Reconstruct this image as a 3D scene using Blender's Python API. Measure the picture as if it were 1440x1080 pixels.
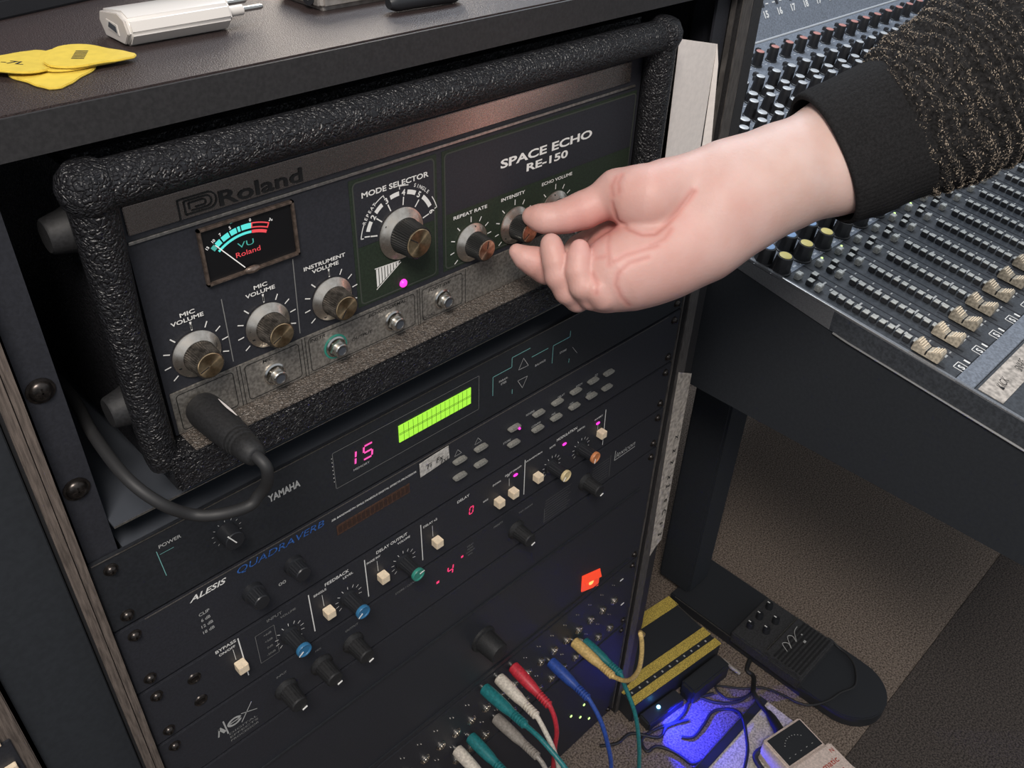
import bpy, bmesh, math, random
import numpy as np
from mathutils import Vector, Matrix
random.seed(7)
for o in list(bpy.data.objects): bpy.data.objects.remove(o)
S = 0.00087                      # all coordinates below are in model units; S brings them to metres
SC = bpy.context.scene
COL = SC.collection

# ---------------------------------------------------------------- camera
CAM = (-55.85, -333.07, 322.07)
ROT = ((0.71556, -0.69779, 0.03258), (-0.39739, -0.44499, -0.80253), (0.57450, 0.56131, -0.59572))
cd = bpy.data.cameras.new('camera'); cam = bpy.data.objects.new('camera', cd); COL.objects.link(cam)
cd.sensor_width = 36; cd.lens = 1212.24 / 1440 * 36; cd.clip_start = 0.01
m3 = Matrix([[ROT[0][i], -ROT[1][i], -ROT[2][i]] for i in range(3)])
cam.matrix_world = Matrix.Translation(Vector(CAM) * S) @ m3.to_4x4()
SC.camera = cam
# ---------------------------------------------------------------- world, lights, exposure
w = bpy.data.worlds.new('room_light'); SC.world = w; w.use_nodes = True
w.node_tree.nodes['Background'].inputs[0].default_value = (0.86, 0.92, 1.0, 1)
w.node_tree.nodes['Background'].inputs[1].default_value = 0.46
def area(name, loc, target, size, power, color, sizey=None):
    l = bpy.data.lights.new(name, 'AREA'); l.energy = power; l.size = size; l.color = color
    if sizey: l.shape = 'RECTANGLE'; l.size_y = sizey
    o = bpy.data.objects.new(name, l); COL.objects.link(o)
    o.location = Vector(loc) * S
    o.rotation_euler = (Vector(target) - Vector(loc)).to_track_quat('-Z', 'Y').to_euler()
    return o
area('ceiling_lamp_warm', (-330, -560, 980), (250, -30, 20), 0.32, 11, (1.0, 0.93, 0.86))
area('desk_lamp_warm', (487, 474, 372), (180, 18, 215), 0.16, 0.55, (1.0, 0.88, 0.76))
area('ceiling_lamp_cool', (1150, 650, 1300), (1050, 200, 0), 0.7, 16, (0.82, 0.9, 1.0))
SC.view_settings.view_transform = 'Standard'; SC.view_settings.look = 'None'
SC.view_settings.exposure = 0.0; SC.view_settings.gamma = 1; SC.view_settings.use_curve_mapping = False

# ---------------------------------------------------------------- materials
def mat(name, col, rough=0.5, metal=0.0, spec=0.5, var=0.0, vscale=300, bump=0.0, bscale=800, btype='noise',
        emit=None, estr=0, col2=None, stretch=None, aniso=0, sss=0, coat=0, alpha=1, rvar=0.0):
    m = bpy.data.materials.new(name); m.use_nodes = True; nt = m.node_tree; b = nt.nodes['Principled BSDF']
    L = nt.links.new
    b.inputs['Base Color'].default_value = (*col, 1); b.inputs['Roughness'].default_value = rough
    b.inputs['Metallic'].default_value = metal; b.inputs['Specular IOR Level'].default_value = spec
    if coat: b.inputs['Coat Weight'].default_value = coat
    tc = nt.nodes.new('ShaderNodeTexCoord'); src = tc.outputs['Object']
    if stretch:
        mp = nt.nodes.new('ShaderNodeMapping'); mp.inputs['Scale'].default_value = stretch
        L(src, mp.inputs[0]); src = mp.outputs[0]
    if var or col2 or rvar:
        n = nt.nodes.new('ShaderNodeTexNoise'); n.inputs['Scale'].default_value = vscale; n.inputs['Detail'].default_value = 4
        L(src, n.inputs['Vector'])
        r = nt.nodes.new('ShaderNodeValToRGB')
        c2 = col2 if col2 else tuple(c * (1 - var) for c in col)
        c1 = col if col2 else tuple(min(1, c * (1 + var)) for c in col)
        r.color_ramp.elements[0].position = 0.36; r.color_ramp.elements[1].position = 0.64
        r.color_ramp.elements[0].color = (*c2, 1); r.color_ramp.elements[1].color = (*c1, 1)
        L(n.outputs[0], r.inputs[0]); L(r.outputs[0], b.inputs['Base Color'])
        if rvar:
            mr = nt.nodes.new('ShaderNodeMapRange'); mr.inputs[1].default_value = .3; mr.inputs[2].default_value = .7
            mr.inputs[3].default_value = rough + rvar; mr.inputs[4].default_value = rough - rvar
            L(n.outputs[0], mr.inputs[0]); L(mr.outputs[0], b.inputs['Roughness'])
    if bump:
        if btype == 'noise':
            t = nt.nodes.new('ShaderNodeTexNoise'); t.inputs['Scale'].default_value = bscale; t.inputs['Detail'].default_value = 5; out = t.outputs[0]
            L(src, t.inputs['Vector'])
        else:
            wn = nt.nodes.new('ShaderNodeTexNoise'); wn.inputs['Scale'].default_value = bscale * .5
            L(src, wn.inputs['Vector'])
            mx = nt.nodes.new('ShaderNodeVectorMath'); mx.operation = 'MULTIPLY_ADD'
            mx.inputs[1].default_value = (.006,) * 3
            L(wn.outputs[1], mx.inputs[0]); L(src, mx.inputs[2])
            t = nt.nodes.new('ShaderNodeTexVoronoi'); t.feature = 'DISTANCE_TO_EDGE'; t.inputs['Scale'].default_value = bscale
            L(mx.outputs[0], t.inputs['Vector'])
            rr = nt.nodes.new('ShaderNodeValToRGB'); rr.color_ramp.elements[1].position = .25
            L(t.outputs[0], rr.inputs[0]); out = rr.outputs[0]
        bp = nt.nodes.new('ShaderNodeBump'); bp.inputs['Strength'].default_value = bump; bp.inputs['Distance'].default_value = 0.001
        L(out, bp.inputs['Height']); L(bp.outputs[0], b.inputs['Normal'])
    if emit:
        b.inputs['Emission Color'].default_value = (*emit, 1); b.inputs['Emission Strength'].default_value = estr
    if aniso:
        b.inputs['Anisotropic'].default_value = aniso
        tg = nt.nodes.new('ShaderNodeTangent'); tg.direction_type = 'RADIAL'; tg.axis = 'Z'
        L(tg.outputs[0], b.inputs['Tangent'])
    if sss:
        b.inputs['Subsurface Weight'].default_value = sss; b.inputs['Subsurface Radius'].default_value = (1, .35, .2)
        b.inputs['Subsurface Scale'].default_value = 0.004
    if alpha < 1: b.inputs['Alpha'].default_value = alpha
    return m
M = {}
M['panel'] = mat('panel_black', (.021, .022, .028), .55, spec=.45, var=.15, vscale=900)
M['panel_b'] = mat('panel_black_satin', (.018, .020, .024), .42, spec=.5, var=.15, vscale=600)
M['plastic'] = mat('plastic_black', (.017, .018, .021), .38, spec=.5)
M['rubber'] = mat('rubber_black', (.014, .014, .015), .62, spec=.4, var=.3, vscale=900)
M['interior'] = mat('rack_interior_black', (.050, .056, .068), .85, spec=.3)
M['tolex'] = mat('tolex_black', (.012, .012, .014), .38, spec=.42, bump=.65, bscale=480, btype='v', rvar=.06, var=.3, vscale=900)
M['ledge'] = mat('tolex_worn', (.10, .083, .07), .42, spec=.6, bump=.7, bscale=560, btype='v', var=.45, vscale=900)
M['brushed'] = mat('brushed_dark_aluminium', (.46, .41, .38), .27, metal=1, var=.08, vscale=1500, rvar=.04, bump=.05, bscale=2500)
M['strip_line'] = mat('aluminium_edge', (.55, .52, .48), .38, metal=1, var=.2, vscale=600)
M['jackplate'] = mat('worn_aluminium', (.40, .375, .34), .46, metal=.85, var=.28, vscale=700, bump=.08, bscale=1500)
M['chrome'] = mat('knob_aluminium', (.78, .71, .62), .32, metal=1, var=.16, vscale=420, rvar=.08)
M['chrome_s'] = mat('polished_steel', (.70, .68, .64), .22, metal=1)
M['brass'] = mat('spun_brass', (.58, .44, .27), .28, metal=1, aniso=.92, var=.2, vscale=500)
M['copper'] = mat('spun_brass_warm', (.60, .40, .28), .28, metal=1, aniso=.92, var=.2, vscale=500)
M['grip'] = mat('knob_grip_black', (.018, .018, .018), .32, spec=.6)
M['grip_b'] = mat('knob_grip_worn', (.07, .062, .054), .30, spec=.7, metal=.5, var=.5, vscale=500)
M['print'] = mat('print_white', (.80, .79, .76), .6)
M['print_g'] = mat('print_grey', (.40, .40, .39), .6)
M['print_d'] = mat('print_faint', (.19, .19, .185), .6)
M['print_k'] = mat('print_black', (.012, .012, .012), .5)
M['print_blue'] = mat('print_blue', (.03, .11, .36), .55, var=.5, vscale=900)
M['print_cyan'] = mat('print_cyan', (.16, .38, .36), .6)
M['green'] = mat('panel_green', (.020, .030, .019), .55, spec=.4, var=.2, vscale=900)
M['green_edge'] = mat('panel_green_edge', (.045, .052, .042), .6)
M['screen'] = mat('meter_face_black', (.006, .006, .007), .35)
M['vu_cyan'] = mat('vu_cyan_lit', (.05, .35, .33), .5, emit=(.10, .72, .66), estr=.75)
M['vu_cyan_d'] = mat('vu_cyan_dim', (.04, .25, .22), .5, emit=(.06, .33, .28), estr=.6)
M['vu_red'] = mat('vu_red_lit', (.4, .03, .04), .5, emit=(.80, .08, .09), estr=.7)
M['vu_white'] = mat('vu_white_lit', (.6, .6, .6), .5, emit=(.9, .85, .8), estr=.5)
M['frame_cu'] = mat('meter_frame', (.26, .20, .165), .34, metal=.8, var=.3, vscale=500)
M['led_pink'] = mat('led_pink', (.5, .02, .3), .4, emit=(.95, .05, .62), estr=1.15)
M['led_seg'] = mat('led_segment_pink', (.5, .02, .2), .4, emit=(.95, .10, .42), estr=1.0)
M['led_red'] = mat('led_segment_red', (.5, .02, .1), .4, emit=(.95, .05, .17), estr=.9)
M['led_green'] = mat('led_green', (.3, .6, .1), .4, emit=(.6, .95, .30), estr=1.5)
M['led_blue'] = mat('led_blue', (.1, .5, 1), .3, emit=(.15, .6, 1.0), estr=9)
M['lcd'] = mat('lcd_green', (.2, .5, .03), .5, emit=(.38, .80, .055), estr=.80)
M['lcd_line'] = mat('lcd_grid', (.05, .12, .01), .6)
M['lcd_brown'] = mat('lcd_brown', (.065, .032, .020), .5, var=.4, vscale=700)
M['lcd_brown2'] = mat('lcd_brown_cell', (.035, .018, .013), .5)
M['neon'] = mat('neon_red', (.5, .03, .01), .35, emit=(.90, .075, .03), estr=.75)
M['neon_hot'] = mat('neon_orange', (.7, .2, .04), .35, emit=(1.0, .42, .12), estr=1.5)
M['cream'] = mat('switch_cream', (.80, .66, .48), .5, var=.08, vscale=900)
M['btn_grey'] = mat('button_grey', (.22, .215, .195), .42, var=.2, vscale=700)
M['cap_blue'] = mat('cap_blue', (.03, .15, .30), .35, spec=.6)
M['cap_green'] = mat('cap_green', (.03, .22, .17), .35, spec=.6)
M['cap_yellow'] = mat('cap_cream', (.62, .50, .28), .4)
M['cap_orange'] = mat('cap_orange', (.55, .21, .085), .4)
M['wood'] = mat('wood_edge_dark', (.115, .092, .078), .55, var=.35, vscale=160, stretch=(6, 1, .5), bump=.3, bscale=500)
M['wood_r'] = mat('wood_edge_grey', (.075, .068, .064), .6, var=.35, vscale=200, stretch=(6, 1, .5), bump=.3, bscale=500)
M['desk'] = mat('desk_laminate', (.031, .021, .020), .40, spec=.6, var=.45, vscale=1500, bump=.4, bscale=1800)
M['desk_edge'] = mat('desk_edge_band', (.022, .021, .022), .5, var=.2, vscale=800)
M['tape'] = mat('masking_tape_dirty', (.42, .375, .33), .7, var=.35, vscale=250)
M['paper'] = mat('paper_cream', (.88, .82, .78), .8, var=.04, vscale=300)
M['paper_w'] = mat('paper_white', (.50, .475, .44), .8, var=.25, vscale=500)
M['ink'] = mat('ink_black', (.02, .02, .02), .7)
M['carpet'] = mat('carpet_brown', (.31, .25, .205), .95, spec=.1, col2=(.085, .066, .055), vscale=520, bump=.8, bscale=1500)
M['carpet_d'] = mat('carpet_dark_brown', (.125, .105, .094), .95, spec=.1, col2=(.035, .031, .029), vscale=520, bump=.8, bscale=1500)
M['cable_k'] = mat('cable_black', (.018, .018, .019), .58, spec=.45)
M['skin'] = mat('skin', (.56, .375, .325), .5, spec=.35, sss=.2, col2=(.60, .43, .385), vscale=55, bump=.14, bscale=700)
_nt = M['skin'].node_tree; _b = _nt.nodes['Principled BSDF']; _at = _nt.nodes.new('ShaderNodeAttribute'); _at.attribute_name = 'tone'
_sep = _nt.nodes.new('ShaderNodeSeparateColor'); _nt.links.new(_at.outputs[0], _sep.inputs[0])
_src = _b.inputs['Base Color'].links[0].from_socket
for _ch, _c in ((0, (.60, .20, .175)), (1, (.30, .085, .06))):       # blush of palm and fingers; folds darkened as skin lines and as crease shadow
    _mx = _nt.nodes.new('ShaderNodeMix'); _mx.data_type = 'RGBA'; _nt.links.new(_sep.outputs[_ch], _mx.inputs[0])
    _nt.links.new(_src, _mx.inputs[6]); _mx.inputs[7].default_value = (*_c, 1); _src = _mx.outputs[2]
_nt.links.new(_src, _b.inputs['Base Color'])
M['wallp'] = mat('wall_charcoal', (.05, .052, .058), .8, var=.1, vscale=8)
M['nail'] = mat('nail', (.70, .50, .42), .25, spec=.6)
M['cuff'] = mat('cuff_ribbed_dark', (.012, .0115, .012), .9, spec=.2, var=.3, vscale=900, bump=.4, bscale=1800)
M['knit'] = mat('knit_dark', (.017, .016, .016), .95, spec=.15, var=.5, vscale=500, bump=1.0, bscale=900)
M['yarn'] = mat('yarn_tan', (.33, .265, .20), .85, var=.5, vscale=200)
M['yarn2'] = mat('yarn_dark', (.11, .09, .072), .9, var=.5, vscale=200)
M['console'] = mat('console_blue_grey', (.17, .19, .225), .45, spec=.5, var=.25, vscale=500)
M['console_d'] = mat('console_dark', (.045, .050, .058), .42, var=.25, vscale=500)
M['console_cheek'] = mat('console_side_black', (.024, .027, .032), .7, spec=.3, var=.08, vscale=400)
M['console_rim'] = mat('console_rim_metal', (.36, .37, .39), .30, metal=.75, var=.1, vscale=900)
M['rim_bright'] = mat('rim_bright_edge', (.62, .60, .57), .30, metal=.9)
M['cknob'] = mat('console_knob_black', (.014, .014, .016), .42, spec=.5)
M['ccap_s'] = mat('cap_silver', (.62, .64, .66), .35, metal=.3)
M['ccap_r'] = mat('cap_pink', (.50, .23, .20), .5)
M['ccap_y'] = mat('cap_yellow', (.74, .62, .20), .5)
M['ccap_b'] = mat('cap_sky_blue', (.26, .40, .62), .5)
M['cbtn'] = mat('console_button_grey', (.44, .44, .41), .5, var=.25, vscale=400)
M['cbtn_d'] = mat('console_button_dark', (.035, .036, .04), .45)
M['fader'] = mat('fader_cap_tan', (.46, .40, .31), .55, var=.3, vscale=500)
M['fader2'] = mat('fader_cap_old', (.34, .30, .235), .55, var=.35, vscale=500)
M['white_gloss'] = mat('white_gloss_plastic', (.62, .59, .56), .22, spec=.5, coat=.3)
M['white_body'] = mat('charger_end_face', (.50, .465, .44), .5)
M['pick'] = mat('pick_yellow', (.66, .49, .075), .35, var=.05, vscale=300)
M['red'] = mat('red_cloth', (.30, .035, .04), .7, var=.3, vscale=500)
M['silver'] = mat('satin_silver', (.45, .42, .39), .35, metal=.7, var=.2, vscale=300)
M['yellow_paint'] = mat('pedal_yellow', (.50, .37, .08), .5, var=.45, vscale=900)
M['black_paint'] = mat('pedal_black', (.022, .024, .028), .5)
M['pedal_dark'] = mat('pedal_charcoal', (.038, .038, .040), .5, var=.3, vscale=500)
M['pedalboard'] = mat('pedalboard_worn_white', (.52, .47, .42), .6, var=.35, vscale=500)
M['tuner_white'] = mat('tuner_white', (.66, .54, .48), .45, var=.15, vscale=500)
M['print_red'] = mat('print_red', (.42, .06, .04), .6)
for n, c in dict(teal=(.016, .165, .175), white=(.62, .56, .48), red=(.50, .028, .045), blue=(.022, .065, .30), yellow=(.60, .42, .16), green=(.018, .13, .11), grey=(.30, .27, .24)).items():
    M['cb_' + n] = mat('cable_' + n, c, .42, var=.2, vscale=500)

# ---------------------------------------------------------------- mesh helpers
WL = {}
class MB:
    def __init__(s): s.v = []; s.f = []
    def add(s, vs, fs):
        n = len(s.v); s.v += [tuple(map(float, v)) for v in vs]; s.f += [tuple(i + n for i in f) for f in fs]; return s
    def box(s, x0, x1, y0, y1, z0, z1):
        return s.add([(x, y, z) for z in (z0, z1) for y in (y0, y1) for x in (x0, x1)],
                     [(0, 2, 3, 1), (4, 5, 7, 6), (0, 1, 5, 4), (2, 6, 7, 3), (0, 4, 6, 2), (1, 3, 7, 5)])
    def prism(s, poly, off, cap=True):
        n = len(poly); off = Vector(off)
        vs = [tuple(p) for p in poly] + [tuple(Vector(p) + off) for p in poly]
        fs = [(i, (i + 1) % n, n + (i + 1) % n, n + i) for i in range(n)]
        if cap: fs += [tuple(range(n))[::-1], tuple(range(n, 2 * n))]
        return s.add(vs, fs)
    def lathe(s, o, ax, prof, n=24, closed=True, flute=0, fn=0):
        o = Vector(o); ax = Vector(ax).normalized()
        t = Vector((1, 0, 0)) if abs(ax.x) < .9 else Vector((0, 1, 0))
        u = ax.cross(t).normalized(); w = ax.cross(u)
        vs = []; fs = []
        for k, (r, h) in enumerate(prof):
            for i in range(n):
                a = 2 * math.pi * i / n
                rr = r * (1 - (flute if (fn and k in fn and i % 2) else 0))
                vs.append(o + ax * h + (u * math.cos(a) + w * math.sin(a)) * rr)
        for k in range(len(prof) - 1):
            for i in range(n):
                j = (i + 1) % n
                fs.append((k * n + i, k * n + j, (k + 1) * n + j, (k + 1) * n + i))
        if closed:
            fs.append(tuple(range(n))[::-1]); fs.append(tuple((len(prof) - 1) * n + i for i in range(n)))
        return s.add(vs, fs)
    def tube(s, pts, r, n=10, closed=False, sub=0):
        P = [Vector(p) for p in pts]; R = list(r) if hasattr(r, '__len__') else [r] * len(P)
        if sub:
            Q = []; RR = []; m = len(P)
            for i in range(m - (0 if closed else 1)):
                g = lambda k: P[k % m] if closed else P[max(0, min(m - 1, k))]
                a, b, c, d = g(i - 1), g(i), g(i + 1), g(i + 2)
                for q in range(sub):
                    t = q / sub
                    Q.append(.5 * ((2 * b) + (c - a) * t + (2 * a - 5 * b + 4 * c - d) * t * t + (3 * b - a - 3 * c + d) * t ** 3))
                    RR.append(R[i] * (1 - t) + R[(i + 1) % m] * t)
            if not closed: Q.append(P[-1]); RR.append(R[-1])
            P, R = Q, RR
        m = len(P); T = []
        for i in range(m):
            a = P[i - 1] if (closed or i) else P[i]; b = P[(i + 1) % m] if (closed or i < m - 1) else P[i]
            T.append((b - a).normalized())
        u = T[0].cross(Vector((0, 0, 1)));
        if u.length < .1: u = T[0].cross(Vector((1, 0, 0)))
        u.normalize(); vs = []
        for i in range(m):
            u = (u - T[i] * u.dot(T[i])).normalized(); w = T[i].cross(u)
            for k in range(n):
                a = 2 * math.pi * k / n; vs.append(P[i] + (u * math.cos(a) + w * math.sin(a)) * R[i])
        fs = []
        for i in range(m if closed else m - 1):
            for k in range(n):
                j = (i + 1) % m; fs.append((i * n + k, i * n + (k + 1) % n, j * n + (k + 1) % n, j * n + k))
        if not closed: fs += [tuple(range(n))[::-1], tuple((m - 1) * n + k for k in range(n))]
        return s.add(vs, fs)
    def xf(s, fn, start=0):
        s.v[start:] = [tuple(fn(Vector(v))) for v in s.v[start:]]; return s
    def ring(s, c, U, V, r0, r1, a0, a1, n=24):
        c = Vector(c); U = Vector(U); V = Vector(V); vs = []; fs = []
        for i in range(n + 1):
            a = a0 + (a1 - a0) * i / n; d = U * math.cos(a) + V * math.sin(a)
            vs += [c + d * r0, c + d * r1]
        fs = [(2 * i, 2 * i + 1, 2 * i + 3, 2 * i + 2) for i in range(n)]
        return s.add(vs, fs)
def meshdata(name, mb, material, smooth=True, bev=0, centre=(0, 0, 0), bseg=2, ang=35):
    me = bpy.data.meshes.new(name); c = Vector(centre)
    me.from_pydata([tuple((Vector(v) - c) * S) for v in mb.v], [], mb.f)
    bm = bmesh.new(); bm.from_mesh(me)
    bmesh.ops.recalc_face_normals(bm, faces=bm.faces)
    if bev:
        ed = [e for e in bm.edges if len(e.link_faces) == 2 and e.calc_face_angle(0) > .5]
        bmesh.ops.bevel(bm, geom=ed, offset=bev * S, segments=bseg, affect='EDGES', clamp_overlap=True)
    bm.to_mesh(me); bm.free()
    if smooth:
        me.polygons.foreach_set('use_smooth', [True] * len(me.polygons))
        me.set_sharp_from_angle(angle=math.radians(ang))
    if material is not None: me.materials.append(M[material] if isinstance(material, str) else material)
    return me
def place(o, parent, loc):
    loc = Vector(loc); COL.objects.link(o)
    if parent is not None:
        o.parent = parent; d = (loc - WL[parent.name]) * S
        if any(parent.rotation_euler):
            rm = parent.rotation_euler.to_matrix().inverted(); o.location = rm @ d; o.rotation_euler = rm.to_euler()
        else: o.location = d
    else: o.location = loc * S
    WL[o.name] = loc; return o
def build(name, mb, material, parent=None, smooth=True, bev=0, **k):
    a = np.array(mb.v); c = Vector((a.min(0) + a.max(0)) / 2)
    return place(bpy.data.objects.new(name, meshdata(name, mb, material, smooth, bev, c, **k)), parent, c)
def inst(name, me, parent, loc, rot=None, scale=None):
    o = bpy.data.objects.new(name, me); place(o, parent, loc)
    if rot is not None: o.rotation_euler = rot
    if scale is not None: o.scale = scale
    return o
def tag(o, label=None, cat=None, group=None, kind=None):
    if label: o['label'] = label
    if cat: o['category'] = cat
    if group: o['group'] = group
    if kind: o['kind'] = kind
    return o
def thing(name, label, cat, loc, group=None):
    return tag(place(bpy.data.objects.new(name, None), None, loc), label, cat, group)
FY = (math.pi / 2, 0, 0)          # local +Z points towards the front (-Y), local Y up
_tc = {}
def glyphs(s, bold=0, shear=0):
    k = (s, bold, shear)
    if k not in _tc:
        c = bpy.data.curves.new('t', 'FONT'); c.body = s; c.offset = bold; c.shear = shear; c.resolution_u = 3
        o = bpy.data.objects.new('t', c); me = bpy.data.meshes.new_from_object(o)
        v = np.array([x.co[:2] for x in me.vertices]) if len(me.vertices) else np.zeros((1, 2))
        f = [tuple(p.vertices) for p in me.polygons]
        bpy.data.objects.remove(o); bpy.data.curves.remove(c); bpy.data.meshes.remove(me)
        if bold and (v[:, 1].max() > 1.3 or v[:, 1].min() < -.6): return glyphs(s, 0, shear)
        _tc[k] = (v, f)
    return _tc[k]
def text(mb, s, o, U, V, h, w=None, al='C', bold=.012, shear=0):
    """flat lettering: o = baseline point (left / centre), U,V = directions, h = cap height, w = total width"""
    v, f = glyphs(s, bold, shear); o = Vector(o); U = Vector(U); V = Vector(V)
    x0, x1 = v[:, 0].min(), v[:, 0].max(); k = h / .7; kx = (w / max(x1 - x0, 1e-6)) if w else k
    sh = {'L': x0, 'C': (x0 + x1) / 2, 'R': x1}[al]
    return mb.add([o + U * ((x - sh) * kx) + V * (y * k) for x, y in v], f)
XU, ZV = (1, 0, 0), (0, 0, 1)
def ft(mb, s, x, z, h, w=None, al='C', y=-.25, **k): return text(mb, s, (x, y, z), XU, ZV, h, w, al, **k)
def line(mb, x0, z0, x1, z1, t=.5, y=-.2):
    d = Vector((x1 - x0, 0, z1 - z0)).normalized() * t / 2; n = Vector((-d.z, 0, d.x))
    a = Vector((x0, y, z0)); b = Vector((x1, y, z1))
    return mb.add([a - n, b - n, b + n, a + n], [(0, 1, 2, 3)])

# ================================================================ SETTING
floor = place(bpy.data.objects.new('floor', MB and bpy.data.meshes.new('floor')), None, (500, 0, -646))
floor.data = meshdata('floor', MB().box(-2500, 3500, -3500, 2500, -652, -646.5), 'carpet_d', False, centre=(500, 0, -646)); tag(floor, kind='structure')
tm = meshdata('carpet_tile', MB().box(-287.3, 287.3, -287.3, 287.3, -6.4, 0), 'carpet', True, bev=.5)
tm2 = tm.copy(); tm2.materials[0] = M['carpet_d']
for i in range(-2, 4):
    for j in range(-2, 3):
        inst('carpet_tile', tm if j >= 0 else tm2, floor, (600 + 287.5 + 575 * (i - 1) , -231 + 287.5 + 575 * j, -640))

wb = build('wall_back', MB().box(-2500, 3500, 900, 960, -646, 1900), 'wallp', None, smooth=False); tag(wb, kind='structure')
# ================================================================ DESK WITH RACK BAY
desk = thing('studio_desk', 'dark laminate studio desk with a rack bay of audio units built in beneath', 'desk', (240, 150, -640))
top = build('desktop', MB().box(-330, 520, -9, 520, 200, 215.5), 'desk', desk, bev=.8)
build('edge_band', MB().box(-330, 520, -10.4, -9, 200.3, 214.9), 'desk_edge', top)
sl = build('side_panel', MB().box(-9, 0, -3, 330, -639, 199.5), 'desk_edge', desk, bev=.4)
build('edge_strip', MB().box(-8.9, -4.6, -4.2, -3, -639, 199).box(-4.1, -.2, -4.2, -3, -639, 199), 'wood', sl)
sr = build('side_panel', MB().box(487.5, 513, -3, 330, -639, 199.5), 'desk_edge', desk, bev=.4)
build('edge_strip', MB().box(488, 500, -4.0, -3, 60, 199), 'wood_r', sr)
build('edge_strip', MB().box(488, 500, -4.0, -3, -639, 59.6), 'wood_r', sr)
build('edge_strip', MB().box(500.5, 512.5, -4.0, -3, 60, 199), 'desk_edge', sr)
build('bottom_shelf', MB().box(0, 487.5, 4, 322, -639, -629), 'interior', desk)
tp = MB()
pts = [(496, -200), (514, -200), (517.5, -349), (508, -356), (499, -366)]
build('label_tape', MB().prism([(490.5, -4.3, -118), (512.8, -4.3, -130), (513.6, -4.3, -190), (514.6, -4.3, -250), (516.5, -4.3, -349), (508, -4.3, -353), (499.5, -4.3, -362), (496.5, -4.3, -298), (492, -4.3, -170)], (0, .3, 0)), 'tape', sr)
scr = MB()
random.seed(3)
for k in range(9):
    z = -200 - k * 17 + random.uniform(-3, 3); x = 505 + (k > 4) * 2
    text(scr, random.choice(['x', 'e', 'zn', '3', 'z', 'C', 's']), (x, -4.6, z), (0, 0, -1), (1, 0, 0), 7, bold=.02, shear=.3)
build('handwriting', scr, 'ink', sr)
for x0, x1 in ((2, 16.5), (468, 483)):
    rl = MB().box(x0, x1, 3.2, 5, -628, 196).box(x0 if x0 < 9 else x1 - 1.6, x0 + 1.6 if x0 < 9 else x1, 5, 30, -628, 196)
    build('rack_rail', rl, 'panel', desk)
build('rail_edge', MB().box(484.2, 485.4, -.6, 3, -628, 196), 'wood_r', desk)
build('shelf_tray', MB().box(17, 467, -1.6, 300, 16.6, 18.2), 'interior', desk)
build('tray_lip', MB().box(17, 467, -2.4, -1.6, 16.9, 17.5), 'strip_line', desk)
sc_ = thing('gap_filler', 'flat black box added to fill the dark gap left of the rack bay', 'cabinet', (-30, 160, -640))  # black box added so the shaded gap beside the desk reads dark
build('filler_block', MB().box(-50.5, -9.6, 6, 330, -639.8, 199), 'console_cheek', sc_, bev=.5)
build('filler_base', MB().box(-48, -12, 4.6, 6, -639.8, -600), 'desk_edge', sc_, bev=.3)
# screws: domed head with washer and cross slot
def screw_mesh(r):
    b = MB().lathe((0, 0, 0), (0, 0, 1), [(r * 1.25, 0), (r * 1.25, .5), (r * 1.02, .7), (r, 1.1), (r * .85, 2.1), (r * .5, 2.8), (.01, 3)], 18, closed=False)
    b.box(-r * .5, r * .5, -.35, .35, 2.4, 3.05).box(-.35, .35, -r * .5, r * .5, 2.4, 3.05)
    return b
M['screw'] = mat('screw_black', (.055, .048, .044), .30, metal=.85, var=.4, vscale=400)
ms_big = meshdata('screw', screw_mesh(4.8), 'screw'); ms = meshdata('screw', screw_mesh(2.9), 'screw')
for z in (100.4, 44.6): inst('rail_screw', ms_big, desk, (8.5, 3, z), FY)

# ================================================================ TAPE ECHO UNIT
ROL = thing('tape_echo_unit', 'black tape echo effects unit with silver knobs and a lit level meter', 'effects unit', (230, 100, 30))
build('case', MB().box(44, 400, 6, 270, 31, 190), 'tolex', ROL, bev=4)
build('padded_rim', MB().tube([(50, -10, 183.8), (150, -10.5, 184.4), (300, -10, 184), (388, -10, 183.5), (394, -9, 178), (395.5, -8, 120), (395.5, -8, 50), (390, -8, 42)], [9.6, 9.0, 9.2, 9.4, 9.6, 9.4, 9.4, 9], 20, sub=5), 'tolex', ROL)
build('padded_rim', MB().tube([(44.6, -9, 180), (44.4, -7, 120), (45, -6, 60), (46.5, -6, 44)], [9.4, 7.9, 7.8, 7.4], 20, sub=5), 'tolex', ROL)
build('bottom_rail', MB().box(46, 398, -17, 1.5, 31, 50.2), 'tolex', ROL, bev=1.6)
build('bottom_ledge', MB().box(58.5, 386, -15.6, 1.5, 50.2, 50.9), 'ledge', ROL, bev=.3)
for x in (44.5, 394): build('case_corner', MB().lathe((x, -10, 184.5), (0, -.2, 1), [(8, -10), (10.4, -6), (11.6, -1), (10.9, 4), (7.6, 8.6), (.01, 10)], 20, closed=False), 'tolex', ROL)
for z, y in ((160, 12), (77, 2)):
    build('rubber_foot', MB().lathe((44, y, z), (-1, 0, 0), [(10.5, -2), (10.5, 1), (8.8, 6), (7.4, 12.5), (6.6, 13.4), (.01, 13.6)], 24, closed=False), 'rubber', ROL)
fp = build('front_panel', MB().box(56.5, 390, .1, 4, 50.5, 172), 'panel', ROL)
build('name_strip', MB().box(58, 378, -1.0, .1, 156.3, 168.8), 'brushed', ROL, bev=.3)
build('trim_line', MB().box(57, 384, -1.0, .1, 152.2, 153.6), 'strip_line', ROL, bev=.2)
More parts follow.
